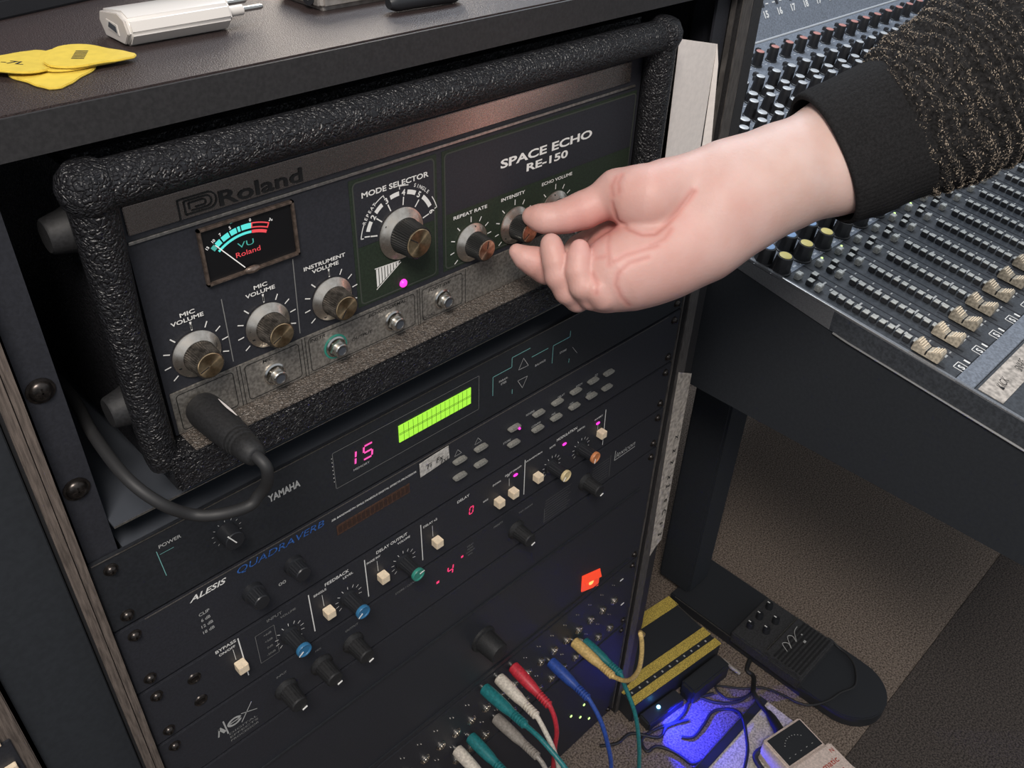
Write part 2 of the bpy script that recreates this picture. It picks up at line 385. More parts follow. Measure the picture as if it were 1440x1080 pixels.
# engraved maker mark
b = MB(); ft(b, 'Roland', 98.8, 157.4, 6.6, 42, 'L', y=-1.3, bold=.02)
for k, (x0, x1, z0, z1) in enumerate(((80.5, 95.5, 158, 165.3), (83.2, 94.4, 159.2, 164.1), (85.2, 93, 160.4, 162.9))):
    line(b, x0, z1, x1 - 1.4, z1, .75, -1.3); line(b, x0, z0 - 2.4 + k * 1.0, x0, z1, .75, -1.3)
    b.ring((x1 - 1.4, -1.3, (z0 + z1) / 2), XU, ZV, (z1 - z0) / 2 - .38, (z1 - z0) / 2 + .38, -math.pi / 2, math.pi / 2, 12)
    line(b, x0 + 2.6, z0, x1 - 1.4, z0, .75, -1.3)
build('maker_mark', b, 'print_k', ROL)
# green-bordered fields
def rrect(b, x0, x1, z0, z1, t, r, y):
    cs = [(x1 - r, z1 - r, 0), (x0 + r, z1 - r, 90), (x0 + r, z0 + r, 180), (x1 - r, z0 + r, 270)]
    for cx, cz, a in cs: b.ring((cx, y, cz), XU, ZV, r - t, r, math.radians(a), math.radians(a + 90), 6)
    line(b, x0 + r, z1 - t / 2, x1 - r, z1 - t / 2, t, y); line(b, x0 + r, z0 + t / 2, x1 - r, z0 + t / 2, t, y)
    line(b, x0 + t / 2, z0 + r, x0 + t / 2, z1 - r, t, y); line(b, x1 - t / 2, z0 + r, x1 - t / 2, z1 - r, t, y)
b = MB().box(165.8, 221.5, -.15, .1, 78, 149.5).box(225.2, 387, -.15, .1, 78, 149.5)
build('green_field', b, 'green', ROL)
b = MB().box(168.3, 219.3, -.3, -.15, 112.8, 147.2).box(227, 386, -.3, -.15, 112.8, 147.2)
build('black_field', b, 'panel', ROL)
b = MB(); rrect(b, 167.4, 220, 79, 148.2, .9, 3, -.35); rrect(b, 226.4, 386.8, 79, 148.2, .9, 3, -.35)
build('field_border', b, 'green_edge', ROL)
b = MB(); line(b, 91.6, 78, 91.6, 113, .5); line(b, 129.2, 78, 130.6, 120, .5)
build('divider_line', b, 'print_d', ROL)
# jack plate
build('jack_plate', MB().box(58, 388, -.7, .1, 51, 75), 'jackplate', ROL, bev=.25)
b = MB()
for x0, x1 in ((60.2, 90), (96, 127.2), (132.8, 203), (208.3, 239)): rrect(b, x0, x1, 52.3, 73.2, .45, 2, -.8)
for x in (92.2, 94, 129.2, 131, 205, 206.6, 241.3): line(b, x, 51.2, x, 74.8, .4, -.8)
ft(b, 'INSTR', 138.5, 70.2, 1.9, 9.5, y=-.85, shear=.2); ft(b, 'ECHO/NORMAL', 184, 70.1, 2, 26, y=-.85, shear=.2); ft(b, 'FOOT SW', 221.5, 69.6, 2.1, 17, y=-.85, shear=.2)
ft(b, 'OUTPUT', 166, 60, 1.8, 14, y=-.85, shear=.2); ft(b, 'ECHO', 213, 53.4, 1.8, 9, y=-.85, shear=.2); ft(b, 'MIC', 109, 70.3, 1.8, 6, y=-.85, shear=.2)
build('plate_print', b, 'print_k', ROL)
# jack sockets
b = MB().lathe((0, 0, 0), (0, 0, 1), [(5.9, 0), (6.1, .8), (5.2, 1.3)], 28, closed=False)
hexb = MB(); pr = [(4.9 * math.cos(math.radians(60 * k + 12)), 4.9 * math.sin(math.radians(60 * k + 12)), 1.0) for k in range(6)]
hexb.prism(pr, (0, 0, 2.6))
sock = MB(); sock.v = list(b.v); sock.f = list(b.f); sock.add(hexb.v, hexb.f)
sock.lathe((0, 0, 0), (0, 0, 1), [(3.9, 3.4), (3.9, 6.0), (3.5, 6.4), (2.7, 6.4), (2.5, 5.8)], 24, closed=False)
me_sock = meshdata('jack_socket', sock, 'chrome_s', ang=30)
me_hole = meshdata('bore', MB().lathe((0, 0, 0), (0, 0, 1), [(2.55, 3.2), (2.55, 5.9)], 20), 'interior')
for x in (70.7, 111.4, 148.7, 187.5, 223.2):
    s = inst('jack_socket', me_sock, ROL, (x, -.7, 61.6), FY)
    inst('bore', me_hole, s, (x, -.7, 61.6)) if False else None
    h = bpy.data.objects.new('bore', me_hole); COL.objects.link(h); h.parent = s
build('jack_ring', MB().lathe((148.7, -.75, 61.6), (0, -1, 0), [(7.2, 0), (7.2, .3), (6.1, .3)], 28, closed=False), 'cap_green', ROL)
# knobs
def knob_parts(rs, rc, L, grip, cap, n=44):
    sk = MB().lathe((0, 0, 0), (0, 0, 1), [(rs * .93, 0), (rs, .6), (rs, 1.1), (rs * .92, 1.5), (rc * 1.36, L * .26), (rc * 1.3, L * .27)], 48, closed=False)
    gr = MB().lathe((0, 0, 0), (0, 0, 1), [(rc * 1.30, L * .24), (rc * 1.28, L * .3), (rc * 1.17, L * .92), (rc * 1.13, L * .97), (rc * 1.0, L * .97)], n * 2, closed=False, flute=.06, fn=(1, 2, 3))
    cp = MB().lathe((0, 0, 0), (0, 0, 1), [(rc * 1.02, L * .9), (rc * 1.02, L * .985), (rc * .98, L), (.01, L)], 40, closed=False)
    return (meshdata('skirt', sk, 'chrome'), meshdata('grip', gr, grip, ang=20), meshdata('knob_cap', cp, cap, ang=30))
def knob(parent, x, z, ms3, ptr=None, yaw=0, y=0, name='control_knob', L=14, rs=12, rc=6.3):
    k = bpy.data.objects.new(name, None); place(k, parent, (x, y, z)); k.rotation_euler = FY
    for nm, me in zip(('skirt', 'grip', 'knob_cap'), ms3):
        o = bpy.data.objects.new(nm, me); COL.objects.link(o); o.parent = k
    if ptr is not None:
        a = math.radians(ptr); d = Vector((math.cos(a), math.sin(a), 0)); n = Vector((-d.y, d.x, 0)) * .28
        pm = MB(); r0, r1 = rc * .15, rc * .92
        p = [d * r0 - n, d * r1 - n, d * r1 + n, d * r0 + n]
        pm.prism([q + Vector((0, 0, L - .02)) for q in p], (0, 0, .12))
        q0, q1 = rc * 1.5, rs * .9; pm.prism([d * q0 - n * 1.6 + Vector((0, 0, 2.2)), d * q1 - n * 1.6 + Vector((0, 0, 1.4)), d * q1 + n * 1.6 + Vector((0, 0, 1.4)), d * q0 + n * 1.6 + Vector((0, 0, 2.2))], (0, 0, .5))
        o = bpy.data.objects.new('pointer', meshdata('pointer', pm, 'print_k', False)); COL.objects.link(o); o.parent = k
    return k
kA = knob_parts(12, 6.2, 13.6, 'grip_b', 'brass'); kB = knob_parts(14.6, 7.7, 16, 'grip', 'brass'); kC = knob_parts(11.8, 6.0, 14, 'grip', 'copper')
knob(ROL, 74.8, 90.6, kA, 200, L=13.6); knob(ROL, 112.2, 90.6, kA, 205, L=13.6); knob(ROL, 149.8, 90.6, kA, 235, L=13.6)
knob(ROL, 196, 112.4, kB, 145, L=16, rs=14.6, rc=7.7)
knob(ROL, 246.2, 90.2, kC, 80, L=14, rs=11.8, rc=6); knob(ROL, 281, 90, kC, 215, L=14, rs=11.8, rc=6); knob(ROL, 316, 90, kC, 100, L=14, rs=11.8, rc=6)
# scales and lettering
b = MB()
def ticks(b, cx, cz, r0, r1, angs, t=.6):
    for a in angs:
        c, s_ = math.cos(math.radians(a)), math.sin(math.radians(a)); line(b, cx + c * r0, cz + s_ * r0, cx + c * r1, cz + s_ * r1, t, -.4)
A9 = [90 + k * 30 for k in range(-4, 5)] + [225, -45]
for x in (75, 112.2, 149.7): ticks(b, x, 90.5, 13.2, 16.4, [215, 187, 159, 131, 90, 62, 35, 8, -20]); line(b, x, 103.2, x, 106.4, .75, -.4); line(b, x, 106.9, x, 107.8, 1.0, -.4)
for x in (246, 281, 316): ticks(b, x, 90.2, 13, 16, [218, 190, 160, 130, 60, 32, 6, -20]); line(b, x, 103, x, 106.4, .6, -.4)
ticks(b, 196, 112.4, 15.6, 20, [167, 139, 112, 82, 50, 15], .7)
for x, s_, wd in ((74.6, 'MIC', 7.2), (111.8, 'MIC', 7.2)):
    ft(b, s_, x, 111.6, 2.0, wd, y=-.4, bold=.02); ft(b, 'VOLUME', x - .6, 108.5, 2.0, 15.8, y=-.4, bold=.02)
ft(b, 'INSTRUMENT', 148, 111.4, 2.0, 24.5, y=-.4, bold=.02); ft(b, 'VOLUME', 148, 108.4, 2.0, 15.8, y=-.4, bold=.02)
ft(b, 'MODE SELECTOR', 194.3, 138.9, 2.8, 43, y=-.4, bold=.022)
ft(b, 'REPEAT RATE', 245.6, 108.2, 2.0, 25.5, y=-.4, bold=.02); ft(b, 'INTENSITY', 279.3, 108.2, 2.0, 19.5, y=-.4, bold=.02); ft(b, 'ECHO VOLUME', 317, 108.4, 2.0, 27, y=-.4, bold=.015); ft(b, 'POWER', 369.5, 99, 2, 14, y=-.4, bold=.01)
ft(b, 'SPACE ECHO', 307.3, 128.9, 4.9, 78, y=-.4, bold=.028); ft(b, 'RE-150', 307.3, 121.6, 4.5, 35.5, y=-.4, bold=.028)
build('lettering', b, 'print', ROL)
b = MB()
for a, ch in zip((168, 140.5, 112, 82.5, 54, 15), '123456'):
    c, s_ = math.cos(math.radians(a)), math.sin(math.radians(a)); r = 22.0
    ex = Vector((s_, 0, -c)); ez = Vector((c, 0, s_))
    text(b, ch, Vector((196 + c * r, -.4, 112.8 + s_ * r)) - ez * 1.5, ex, ez, 3.2, bold=.025)
for a0, a1 in ((161, 147), (134, 120), (105, 90), (76, 61), (46, 24)):
    b.ring((196, -.4, 112.8), XU, ZV, 20.9, 23.3, math.radians(a0), math.radians(a1), 6)
for a0, a1 in ((170, 152), (127, 113), (89, 76), (33, 16)):
    b.ring((196, -.4, 112.8), XU, ZV, 25.6, 26.1, math.radians(a0), math.radians(a1), 6)
for a in (170, 113, 89, 16): ticks(b, 196, 112.8, 24.2, 26.1, [a], .5)
for s_, ac, st in (('REPEAT', 139.5, 4.6), ('SINGLE', 54.5, 4.6)):
    for k, ch in enumerate(s_):
        a = ac + (2.5 - k) * st; c, s2 = math.cos(math.radians(a)), math.sin(math.radians(a))
        text(b, ch, Vector((196 + c * 25, -.4, 112.8 + s2 * 25)), (s2, 0, -c), (c, 0, s2), 1.9, bold=.015)
build('mode_scale', b, 'print', ROL)
b = MB()
for k in range(8):
    x = 178.4 + k * 1.95; zt = 96.9 - .06 * k * k * .2; zb = 86 + k * 1.18
    b.add([(x, -.4, zb), (x + 1.45, -.4, zb + .85), (x + 1.45, -.4, zt), (x, -.4, zt)], [(0, 1, 2, 3)])
line(b, 177.6, 97.4, 194.5, 96.6, .5, -.4); line(b, 178, 84.8, 195, 95.6, .5, -.4)
build('volume_graphic', b, 'print', ROL)
led = build('status_light', MB().lathe((196, 0, 82), (0, -1, 0), [(2.5, 0), (2.4, .8), (1.6, 1.7), (.01, 2)], 18, closed=False), 'led_pink', ROL)
# power switch lever seen in the crook of the hand
sw = build('power_switch', MB().lathe((336, 0, 71.5), (.25, -1, .25), [(5, 0), (5, 3), (3.6, 3.4), (3.6, 6), (2, 7.5)], 20), 'chrome_s', ROL)
build('switch_lever', MB().tube([(338, -7, 73.5), (341, -16, 78), (344, -25, 84)], [2, 3, 3.6], 12), 'btn_grey', sw)
# VU meter
vu = build('level_meter', MB().box(86.8, 133.4, -.6, .1, 122.8, 149.2), 'screen', ROL)
fr = MB()
for a in ((86, 134.2, 148.6, 150), (86, 134.2, 122, 123.5)): fr.box(a[0], a[1], -2.2, .1, a[2], a[3])
for a in ((86, 87.4), (132.8, 134.2)): fr.box(a[0], a[1], -2.2, .1, 122, 150)
build('meter_frame', fr, 'frame_cu', vu, bev=.3)
build('frame_clip', MB().lathe((108.4, -1.8, 123.2), (0, -1, 0), [(4.2, 0), (3.8, .8), (2.2, 1.5), (.01, 1.8)], 20, closed=False).xf(lambda v: Vector((v.x, v.y, 123.4 + (v.z - 123.4) * .45))), 'frame_cu', vu)
cx, cz, R1 = 108.4, 117.6, 26.6
b = MB(); gaps = [(128.5, 124.5), (122.8, 117), (115.4, 107), (105.5, 98.5), (97.2, 94.5), (93.2, 82.5)]
for a0, a1 in gaps[1:]: b.ring((cx, -.75, cz), XU, ZV, R1 - 1.3, R1 + 1.3, math.radians(a0), math.radians(a1), 8)
b.ring((cx, -.75, cz), XU, ZV, R1 - 3.6, R1 - 2.4, math.radians(126), math.radians(82.5), 20)
build('scale_cyan', b, 'vu_cyan', vu)
b = MB().ring((cx, -.75, cz), XU, ZV, R1 - 1.3, R1 + 1.3, math.radians(128.5), math.radians(124.2), 4); ft(b, 'VU', 107.8, 134.9, 2.7, 8.2, y=-.75, bold=-.005)
b.ring((cx, -.75, cz), XU, ZV, R1 + 4.2, R1 + 4.8, math.radians(102), math.radians(92), 6)
build('scale_cyan_dim', b, 'vu_cyan_d', vu)
b = MB()
for r0, r1 in ((R1 - 3.7, R1 - 2.2), (R1 - 1.3, R1 - .7), (R1 + .8, R1 + 1.4)): b.ring((cx, -.75, cz), XU, ZV, r0, r1, math.radians(82), math.radians(63.5), 8)
for a in (82, 63.9): ticks(b, cx, cz, R1 - 1.3, R1 + 1.3, [a], .6)
b.xf(lambda v: Vector((v.x, -.76, v.z))); ft(b, 'Roland', 108.4, 130.7, 2.5, 12.4, y=-.75, bold=.0)
build('scale_red', b, 'vu_red', vu)
b = MB()
for a, t_ in ((130, '15'), (122, '10'), (114, '7'), (103.5, '5'), (83.5, '0'), (62.5, '3+')):
    c, s_ = math.cos(math.radians(a)), math.sin(math.radians(a)); text(b, t_, (cx + c * (R1 + 2), -.75, cz + s_ * (R1 + 2)), (s_, 0, -c), (c, 0, s_), 1.4)
build('scale_numbers', b, 'vu_white', vu)
build('needle', MB().tube([(105.2, -1.4, 125.2), (93.2, -1.4, 140.4)], .26, 6), 'vu_white', vu)

# ================================================================ RACK UNITS
def rack_unit(name, label, z1, z0, m='panel', ears=True, y=0, depth=190):
    t = thing(name, label, 'rack unit', (242, 60, z0))
    build('front_panel', MB().box(1, 483.5, y, y + 3, z0 + .7, z1 - .7), m, t, bev=.5)
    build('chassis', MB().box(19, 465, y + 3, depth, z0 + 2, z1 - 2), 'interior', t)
    zs = (z1 - 8, z0 + 8)
    for x in (9.8, 475):
        for z in zs: inst('screw', ms, t, (x, y, z), FY)
    return t
# --- 15 display unit
Yu = rack_unit('multi_effects_unit', 'black rack effects unit showing a pink number 15 and a green screen', 0, -50.5, 'panel_b')
build('edge_highlight', MB().box(2, 466, -.5, 0, -.9, -.5), 'strip_line', Yu)
bz = MB(); rrect(bz, 139, 254, -37, -9, .3, 1, -.2)
build('display_border', bz, 'print_d', Yu)
lc = build('screen', MB().box(187, 246.5, -.5, 0, -28, -15), 'lcd', Yu)
b = MB()
for k in range(1, 16): line(b, 187 + 59.5 * k / 16, -28, 187 + 59.5 * k / 16, -15, .3, -.6)
line(b, 187, -21, 246.5, -21, .35, -.6); line(b, 187, -22, 246.5, -22, .35, -.6)
build('screen_grid', b, 'lcd_line', lc)
def seg7(b, x, z, h, w, segs, t=1.0, y=-.5, sh=.12):
    P = {'a': ((0, 1), (1, 1)), 'b': ((1, 1), (1, .5)), 'c': ((1, .5), (1, 0)), 'd': ((0, 0), (1, 0)), 'e': ((0, .5), (0, 0)), 'f': ((0, 1), (0, .5)), 'g': ((0, .5), (1, .5))}
    for s_ in segs:
        (u0, v0), (u1, v1) = P[s_]; e = .07
        du, dv = (u1 - u0) * e, (v1 - v0) * e * 1.5
        line(b, x + (u0 + du) * w + sh * (v0 + dv) * h, z + (v0 + dv) * h, x + (u1 - du) * w + sh * (v1 - dv) * h, z + (v1 - dv) * h, t, y)
b = MB(); seg7(b, 146.8, -26, 10, 7, 'bc', 1.25); seg7(b, 159.6, -26, 10, 6.4, 'afgcd', 1.25); build('number_display', b, 'led_seg', Yu)
b = MB(); ft(b, 'YAMAHA', 106.2, -19.6, 4.9, 20.5, bold=.035, y=-.3); build('maker_name', b, 'print_g', Yu)
b = MB(); ft(b, 'MEMORY', 158.2, -30.8, 1.6, 12); ft(b, 'POWER', 40, -11, 2.2, 12)
for k in range(7): b.lathe((138.3, -.3, -12.5 - k * 3), (0, -1, 0), [(.35, 0), (.3, .2)], 8)
for a in range(225, -46, -27): ticks(b, 69.5, -24, 7.6, 8.8, [a], .35)
for s_, x, z in (('PARAM-', 276.5, -24.2), ('ETER', 276.8, -27), ('BALANCE', 312.5, -27.2), ('STORE', 336, -28)): ft(b, s_, x, z, 1.7)
build('lettering_faint', b, 'print_g', Yu)
b = MB(); line(b, 295.2, -14.4, 290.8, -22.2, .35); line(b, 295.2, -14.4, 300.4, -22.8, .35); line(b, 290.8, -22.2, 300.4, -22.8, .35)
line(b, 290.4, -31.3, 300, -31.7, .35); line(b, 290.4, -31.3, 295.4, -39.7, .35); line(b, 300, -31.7, 295.4, -39.7, .35); line(b, 346, -28, 352, -36, .25)
build('arrow_outline', b, 'print_g', Yu)
b = MB()
for l in ((266.7, -32.3, 266.5, -16.6), (266.5, -16.6, 284, -16.6), (284, -16.6, 284, -8.8), (284, -8.8, 301.5, -8.8), (303.3, -17.2, 319.8, -17.2), (324.9, -32.7, 324.9, -17.5), (324.9, -17.5, 342.4, -17.5), (342.4, -17.5, 342.4, -12.5), (285.3, -36, 285.3, -40), (343.4, -37, 343.4, -40.8)): line(b, *l, .55)
line(b, 32.3, -12, 33.6, -31, .4); line(b, 33.5, -15, 41, -15, .3)
build('bracket_lines', b, 'print_cyan', Yu)
kn = build('level_knob', MB().lathe((69.5, -3, -24), (0, -1, 0), [(6, -3), (5.6, 6), (5.2, 6.4), (.01, 6.5)], 32, closed=False), 'plastic', Yu)
build('pointer', MB().box(65.6, 66.3, -9.9, -9.4, -25, -18).xf(lambda v: Vector((65.9 + (v.x - 65.9) + (v.z + 18) * -.55, v.y, v.z))), 'print', kn)
# --- second unit with grey buttons
Au = rack_unit('digital_reverb_unit', 'black rack reverb with rows of grey oval buttons and a brown unlit display', -51, -104.3, 'panel')
build('worn_edge', MB().box(17, 466, -.4, 0, -52.4, -51.9), 'wood_r', Au)
b = MB(); text(b, 'ALESIS', (52, -.3, -59.2), XU, ZV, 3.8, 22.5, bold=.02, shear=.35); ft(b, '20k BANDWIDTH SIMULTANEOUS DIGITAL EFFECTS PROCESSOR', 166, -60.4, 1.5, 66, shear=.2)
build('lettering_white', b, 'print', Au)
b = MB()
for k, s_ in enumerate(('CLIP', '6 dB', '12 dB', '18 dB')): ft(b, s_, 46.8, -73.2 - k * 5, 2.3, (6.4, 5.6, 7, 7)[k])
for x, z, s_ in ((298, -68.4, 'REVERB'), (311, -68.6, ''), (338, -69.4, 'DELAY'), (358, -69.4, 'PITCH'), (378, -69.4, 'EQ'), (312, -83, 'CONFIG'), (331, -83, 'MIX'), (351, -83.4, 'MIX'), (371, -83.6, 'MIDI'), (282, -82.4, 'STORE')):
    if s_: ft(b, s_, x + (7 if s_ in ('REVERB', 'DELAY', 'PITCH') else 0) - (7 if s_ == 'DELAY' or s_ == 'PITCH' else 0), z, 1.8)
for x in (235, 253.5):
    line(b, x - 3, -66.5, x, -61.8, .3); line(b, x, -61.8, x + 3.4, -66.5, .3); line(b, x - 3, -66.5, x + 3.4, -66.5, .3)
ft(b, '00', 95, -87, 2.6, 5)
build('lettering_grey', b, 'print_g', Au)
b = MB(); text(b, 'QUADRAVERB', (99, -.3, -59.2), (1, 0, -.02), ZV, 4.9, 58, bold=.02, shear=.25); build('model_name', b, 'print_blue', Au)
ld = build('display_window', MB().box(136, 193, -.35, 0, -74.2, -66.2), 'lcd_brown', Au)
b = MB()
for k in range(16): b.box(137.2 + k * 3.5, 139.6 + k * 3.5, -.5, -.35, -72.8, -67.4)
build('display_cells', b, 'lcd_brown2', ld)
bt = MB()
n = 20; P = []
for i in range(n):
    a = 2 * math.pi * i / n; P.append((math.copysign(abs(math.cos(a)) ** .6, math.cos(a)) * 5.6, math.copysign(abs(math.sin(a)) ** .8, math.sin(a)) * 1.55, 0))
bt.prism(P, (0, 0, 3.6))
me_btn = meshdata('push_button', bt, 'btn_grey', bev=.4)
for x in (234, 253.5, 286, 311, 331, 351.3, 371.3):
    for z in (-70.6, -85.2): inst('push_button', me_btn, Au, (x + 1.5, 0, z), FY)
inst('push_button', me_btn, Au, (391.5, 0, -86.4), FY); inst('push_button', me_btn, Au, (391.5, 0, -72), FY)
inst('button_light', meshdata('button_light', MB().lathe((0, 0, 0), (0, 0, 1), [(1.1, 0), (.9, .8), (.01, 1)], 12, closed=False), 'led_pink'), Au, (290.5, -3.8, -71.6), FY)
ka = knob_parts(0.01, 5.2, 12, 'plastic', 'plastic', 12)
me_kb = meshdata('small_knob', MB().lathe((0, 0, 0), (0, 0, 1), [(6.6, 0), (6.4, 3), (5.4, 3.4), (5.1, 11), (4.6, 11.6), (.01, 11.8)], 40, closed=False, flute=.05, fn=(2, 3)), 'plastic', ang=25)
for x, z in ((76, -78), (104, -76)):
    k_ = inst('small_knob', me_kb, Au, (x, 0, z), FY)
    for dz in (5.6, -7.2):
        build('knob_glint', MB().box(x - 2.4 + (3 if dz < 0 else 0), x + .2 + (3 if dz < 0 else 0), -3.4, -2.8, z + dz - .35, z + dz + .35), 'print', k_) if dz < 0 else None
cardl = tag(build('paper_label', MB().prism([(201.2, -1.2, -54), (202, -.8, -66.5), (214, -.8, -65.6), (227, -1, -64), (225, -2.4, -51.2), (212, -1.4, -52.8)], (0, .25, 0)), 'paper_w', None), 'small handwritten paper label stuck between the green screen and grey buttons', 'label')
b = MB(); text(b, 'Ti  Fx', (213, -2.6, -60), (1, 0, .1), (0, 0, 1), 4, 15, bold=.01, shear=.2); text(b, 'FX1', (221, -2.8, -63), (1, 0, .2), (0, 0, 1), 3.4, 7, bold=.02, shear=.3)
build('handwriting', b, 'ink', cardl)
# --- delay unit with coloured knobs
Du = rack_unit('digital_delay_unit', 'black rack delay with cream switches and blue, green and orange capped knobs', -105, -154.8, 'panel')
me_sw = meshdata('rocker_switch', MB().prism([(-3.2, 0, 0), (3.2, 0, 0), (3.2, 0, 6.4), (-3.2, 0, 6.4)], (0, 6.4, 0)).xf(lambda v: Vector((v.x, v.y - 3.2, v.z))), 'cream', bev=.35)
for x, z in ((57, -131.5), (119.8, -134.5), (163.5, -134.8), (211.3, -135.4), (272, -136.3), (286.8, -136.1), (313.6, -136.8), (388.6, -134.6)):
    inst('toggle_switch', me_sw, Du, (x + 1.6, 0, z + 1.6), FY)
def dknob(x, z, cap, ptr=200):
    k = bpy.data.objects.new('control_knob', None); place(k, Du, (x, 0, z)); k.rotation_euler = FY
    g = MB().lathe((0, 0, 0), (0, 0, 1), [(6.6, 0), (6.6, 1.2), (5.2, 1.8), (4.8, 14.5), (4.7, 15)], 36, closed=False, flute=.07, fn=(2, 3))
    c = MB().lathe((0, 0, 0), (0, 0, 1), [(4.9, 14.8), (5.1, 16.6), (4.7, 17.4), (3.9, 17.2), (3.6, 16.8), (.01, 16.8)], 32, closed=False)
    a = math.radians(ptr); d = Vector((math.cos(a), math.sin(a), 0)); nn = Vector((-d.y, d.x, 0)) * .35
    p = MB().prism([d * 1 - nn + Vector((0, 0, 16.8)), d * 5 - nn + Vector((0, 0, 17.3)), d * 5 + nn + Vector((0, 0, 17.3)), d * 1 + nn + Vector((0, 0, 16.8))], (0, 0, .3))
    for nm, me in (('grip', meshdata('grip', g, 'plastic', ang=20)), ('knob_cap', meshdata('knob_cap', c, cap)), ('pointer', meshdata('pointer', p, 'print', False))):
        o = bpy.data.objects.new(nm, me); COL.objects.link(o); o.parent = k
kd = ((93.6, -133.2, 'cap_blue', 205), (138.4, -134.8, 'cap_blue', 205), (184.5, -134.5, 'cap_green', 20), (333.1, -135.8, 'cap_yellow', 215), (368, -137.4, 'cap_orange', 250))
b = MB()
for x, z, c, p in kd:
    dknob(x, z, c, p)
    for a in range(220, -41, -26): ticks(b, x, z, 8.2, 10.6, [a], .4)
for l in ((61.4, -108.3, 62.4, -145.5), (110.3, -109.4, 110.9, -145.7), (153.4, -109.8, 153.9, -146.6), (200.8, -110.3, 201.4, -146.2), (302.4, -111.3, 303, -147.7), (396, -112.2, 397.2, -151)): line(b, *l, .75)
for x, z0, z1 in ((57, -115, -125), (119.6, -117, -128), (163, -118, -128), (211, -118, -129), (286, -120, -128), (387.6, -124, -129)): line(b, x, z0, x + .3, z1, .3)
for s_, x, z, h, wd in (('BYPASS', 53.4, -110, 2.5, 13.2), ('ON/OFF', 53.6, -113.8, 2, 10.5), ('FEEDBACK', 131.8, -111.2, 2.7, 18.5), ('SINGLE', 118.4, -114.6, 1.9, 9.6), ('LEVEL', 140, -115, 1.9, 8), ('DELAY OUTPUT', 176, -111.4, 2.6, 26), ('PHASE INV', 160.4, -115.6, 1.9, 11), ('VOLUME', 185.8, -115.2, 1.9, 11), ('DELAY x2', 209.2, -115, 1.9, 12.5), ('DELAY', 240, -112, 2.4, 11.5), ('DOWN', 273, -117.6, 1.6, 8), ('UP', 285, -117.4, 1.6, 3), ('RANGE', 262, -128, 1.6, 5), ('MODULATION', 349, -113.2, 2.6, 23.5), ('DEPTH', 366, -116.9, 1.8, 8.6), ('RATE', 332.8, -116.4, 1.8, 6.6), ('DELAY ON/OFF', 290, -115.8, 1.6, 17), ('WAVEFORM', 312, -114.8, 1.5, 18), ('INVERT', 387.6, -117, 1.6, 10)):
    ft(b, s_, x, z, h, wd)
build('lettering_white', b, 'print', Du)
b = MB(); ft(b, 'INPUT', 86, -110.6, 2.4, 10.4); ft(b, 'VOLUME', 95, -114.6, 1.9, 11); rrect(b, 71.5, 84.8, -142.6, -116, .3, .5, -.2)
for k, s_ in enumerate(('+6dB', '+3dB', '0dB', '-20dB')): ft(b, s_, 79.5, -121 - k * 6.2, 1.8)
build('lettering_grey', b, 'print_d', Du)
me_led = meshdata('indicator_light', MB().prism([(math.cos(a * math.pi / 5) * 2.4, math.sin(a * math.pi / 5) * 1.3, 0) for a in range(10)], (0, 0, .9)), 'led_pink', bev=.3)
for x, z in ((292.5, -120.4), (346.8, -121), (387.2, -121.8)): inst('indicator_light', me_led, Du, (x, 0, z), FY)
b = MB(); seg7(b, 245.4, -130.4, 6.6, 3.4, 'abcdef', .9); build('digit_display', b, 'led_red', Du)
for z in (-118.5, -140): build('recessed_screw', MB().lathe((31.6, 0, z), (0, -1, 0), [(4.2, 0), (3.8, .7), (2.6, 1.2), (2.4, .4), (.01, .4)], 20, closed=False), 'screw', Du)
# --- fourth unit
Xu = rack_unit('small_reverb_unit', 'black rack reverb showing a red number 4, below the unit with cream switches', -155.5, -201.8, 'panel')
b = MB(); ft(b, 'lexicon', 432, -178.4, 5.4, 27, shear=.3, bold=0); line(b, 417.4, -180.6, 446, -180.6, .8, -.3); line(b, 417.4, -180.6, 417.4, -169.5, .8, -.3)
line(b, 35, -183.5, 36.6, -175.8, 1, -.3); line(b, 36.6, -175.8, 39.6, -182.4, 2.2, -.3); line(b, 40.1, -171.4, 41.2, -186, 1, -.3)
line(b, 51, -184, 60, -170.8, .7, -.3); line(b, 51.8, -175.6, 62.5, -181, .6, -.3)
e_ = MB().ring((0, 0, 0), (1, 0, 0), (0, 0, 1), 2.6, 4.4, .2, 6.0, 24); line(e_, -3, .0, 3.6, .2, 1.1, 0)
e_.xf(lambda v: Vector((46.8 + v.x * 1.15, -.3, -178.4 + v.z * .85)))
b.add(e_.v, e_.f)
build('logo', b, 'print_g', Xu)
b = MB()
for k, s_ in enumerate(('DIGITAL', 'EFFECTS', 'PROCESSOR')): ft(b, s_, 51.6, -188.4 - k * 3.6, 1.9, 20)
for s_, x, z in (('INPUT', 83, -166), ('MIX', 111, -166), ('OUTPUT', 138, -166.6), ('STORE / CLEAR', 185, -163), ('PRESETS', 276, -163), ('TAP / PARAM', 306, -166)): ft(b, s_, x, z, 1.9)
for k in range(9): line(b, 329.5, -196.5 + k * 3, 357 + (k % 3) * 2, -196.8 + k * 3, .25)
line(b, 329.5, -197.5, 329, -181, .35)
for k in range(8):
    line(b, 388, -194 + k * 3, 410, -194.3 + k * 3, .25)
line(b, 412.5, -197, 411.5, -171, .35)
for k in range(4): ft(b, ('DELAY', 'ECHO', 'CHORUS', 'HALL')[k], 247, -164.5 - k * 3.2, 1.5)
build('lettering_grey', b, 'print_d', Xu)
me_k2 = meshdata('round_knob', MB().lathe((0, 0, 0), (0, 0, 1), [(8.4, 0), (8.2, 1.2), (6.4, 3), (5.9, 16), (5.2, 17), (.01, 17.2)], 40, closed=False, flute=.04, fn=(2, 3)), 'rubber', ang=25)
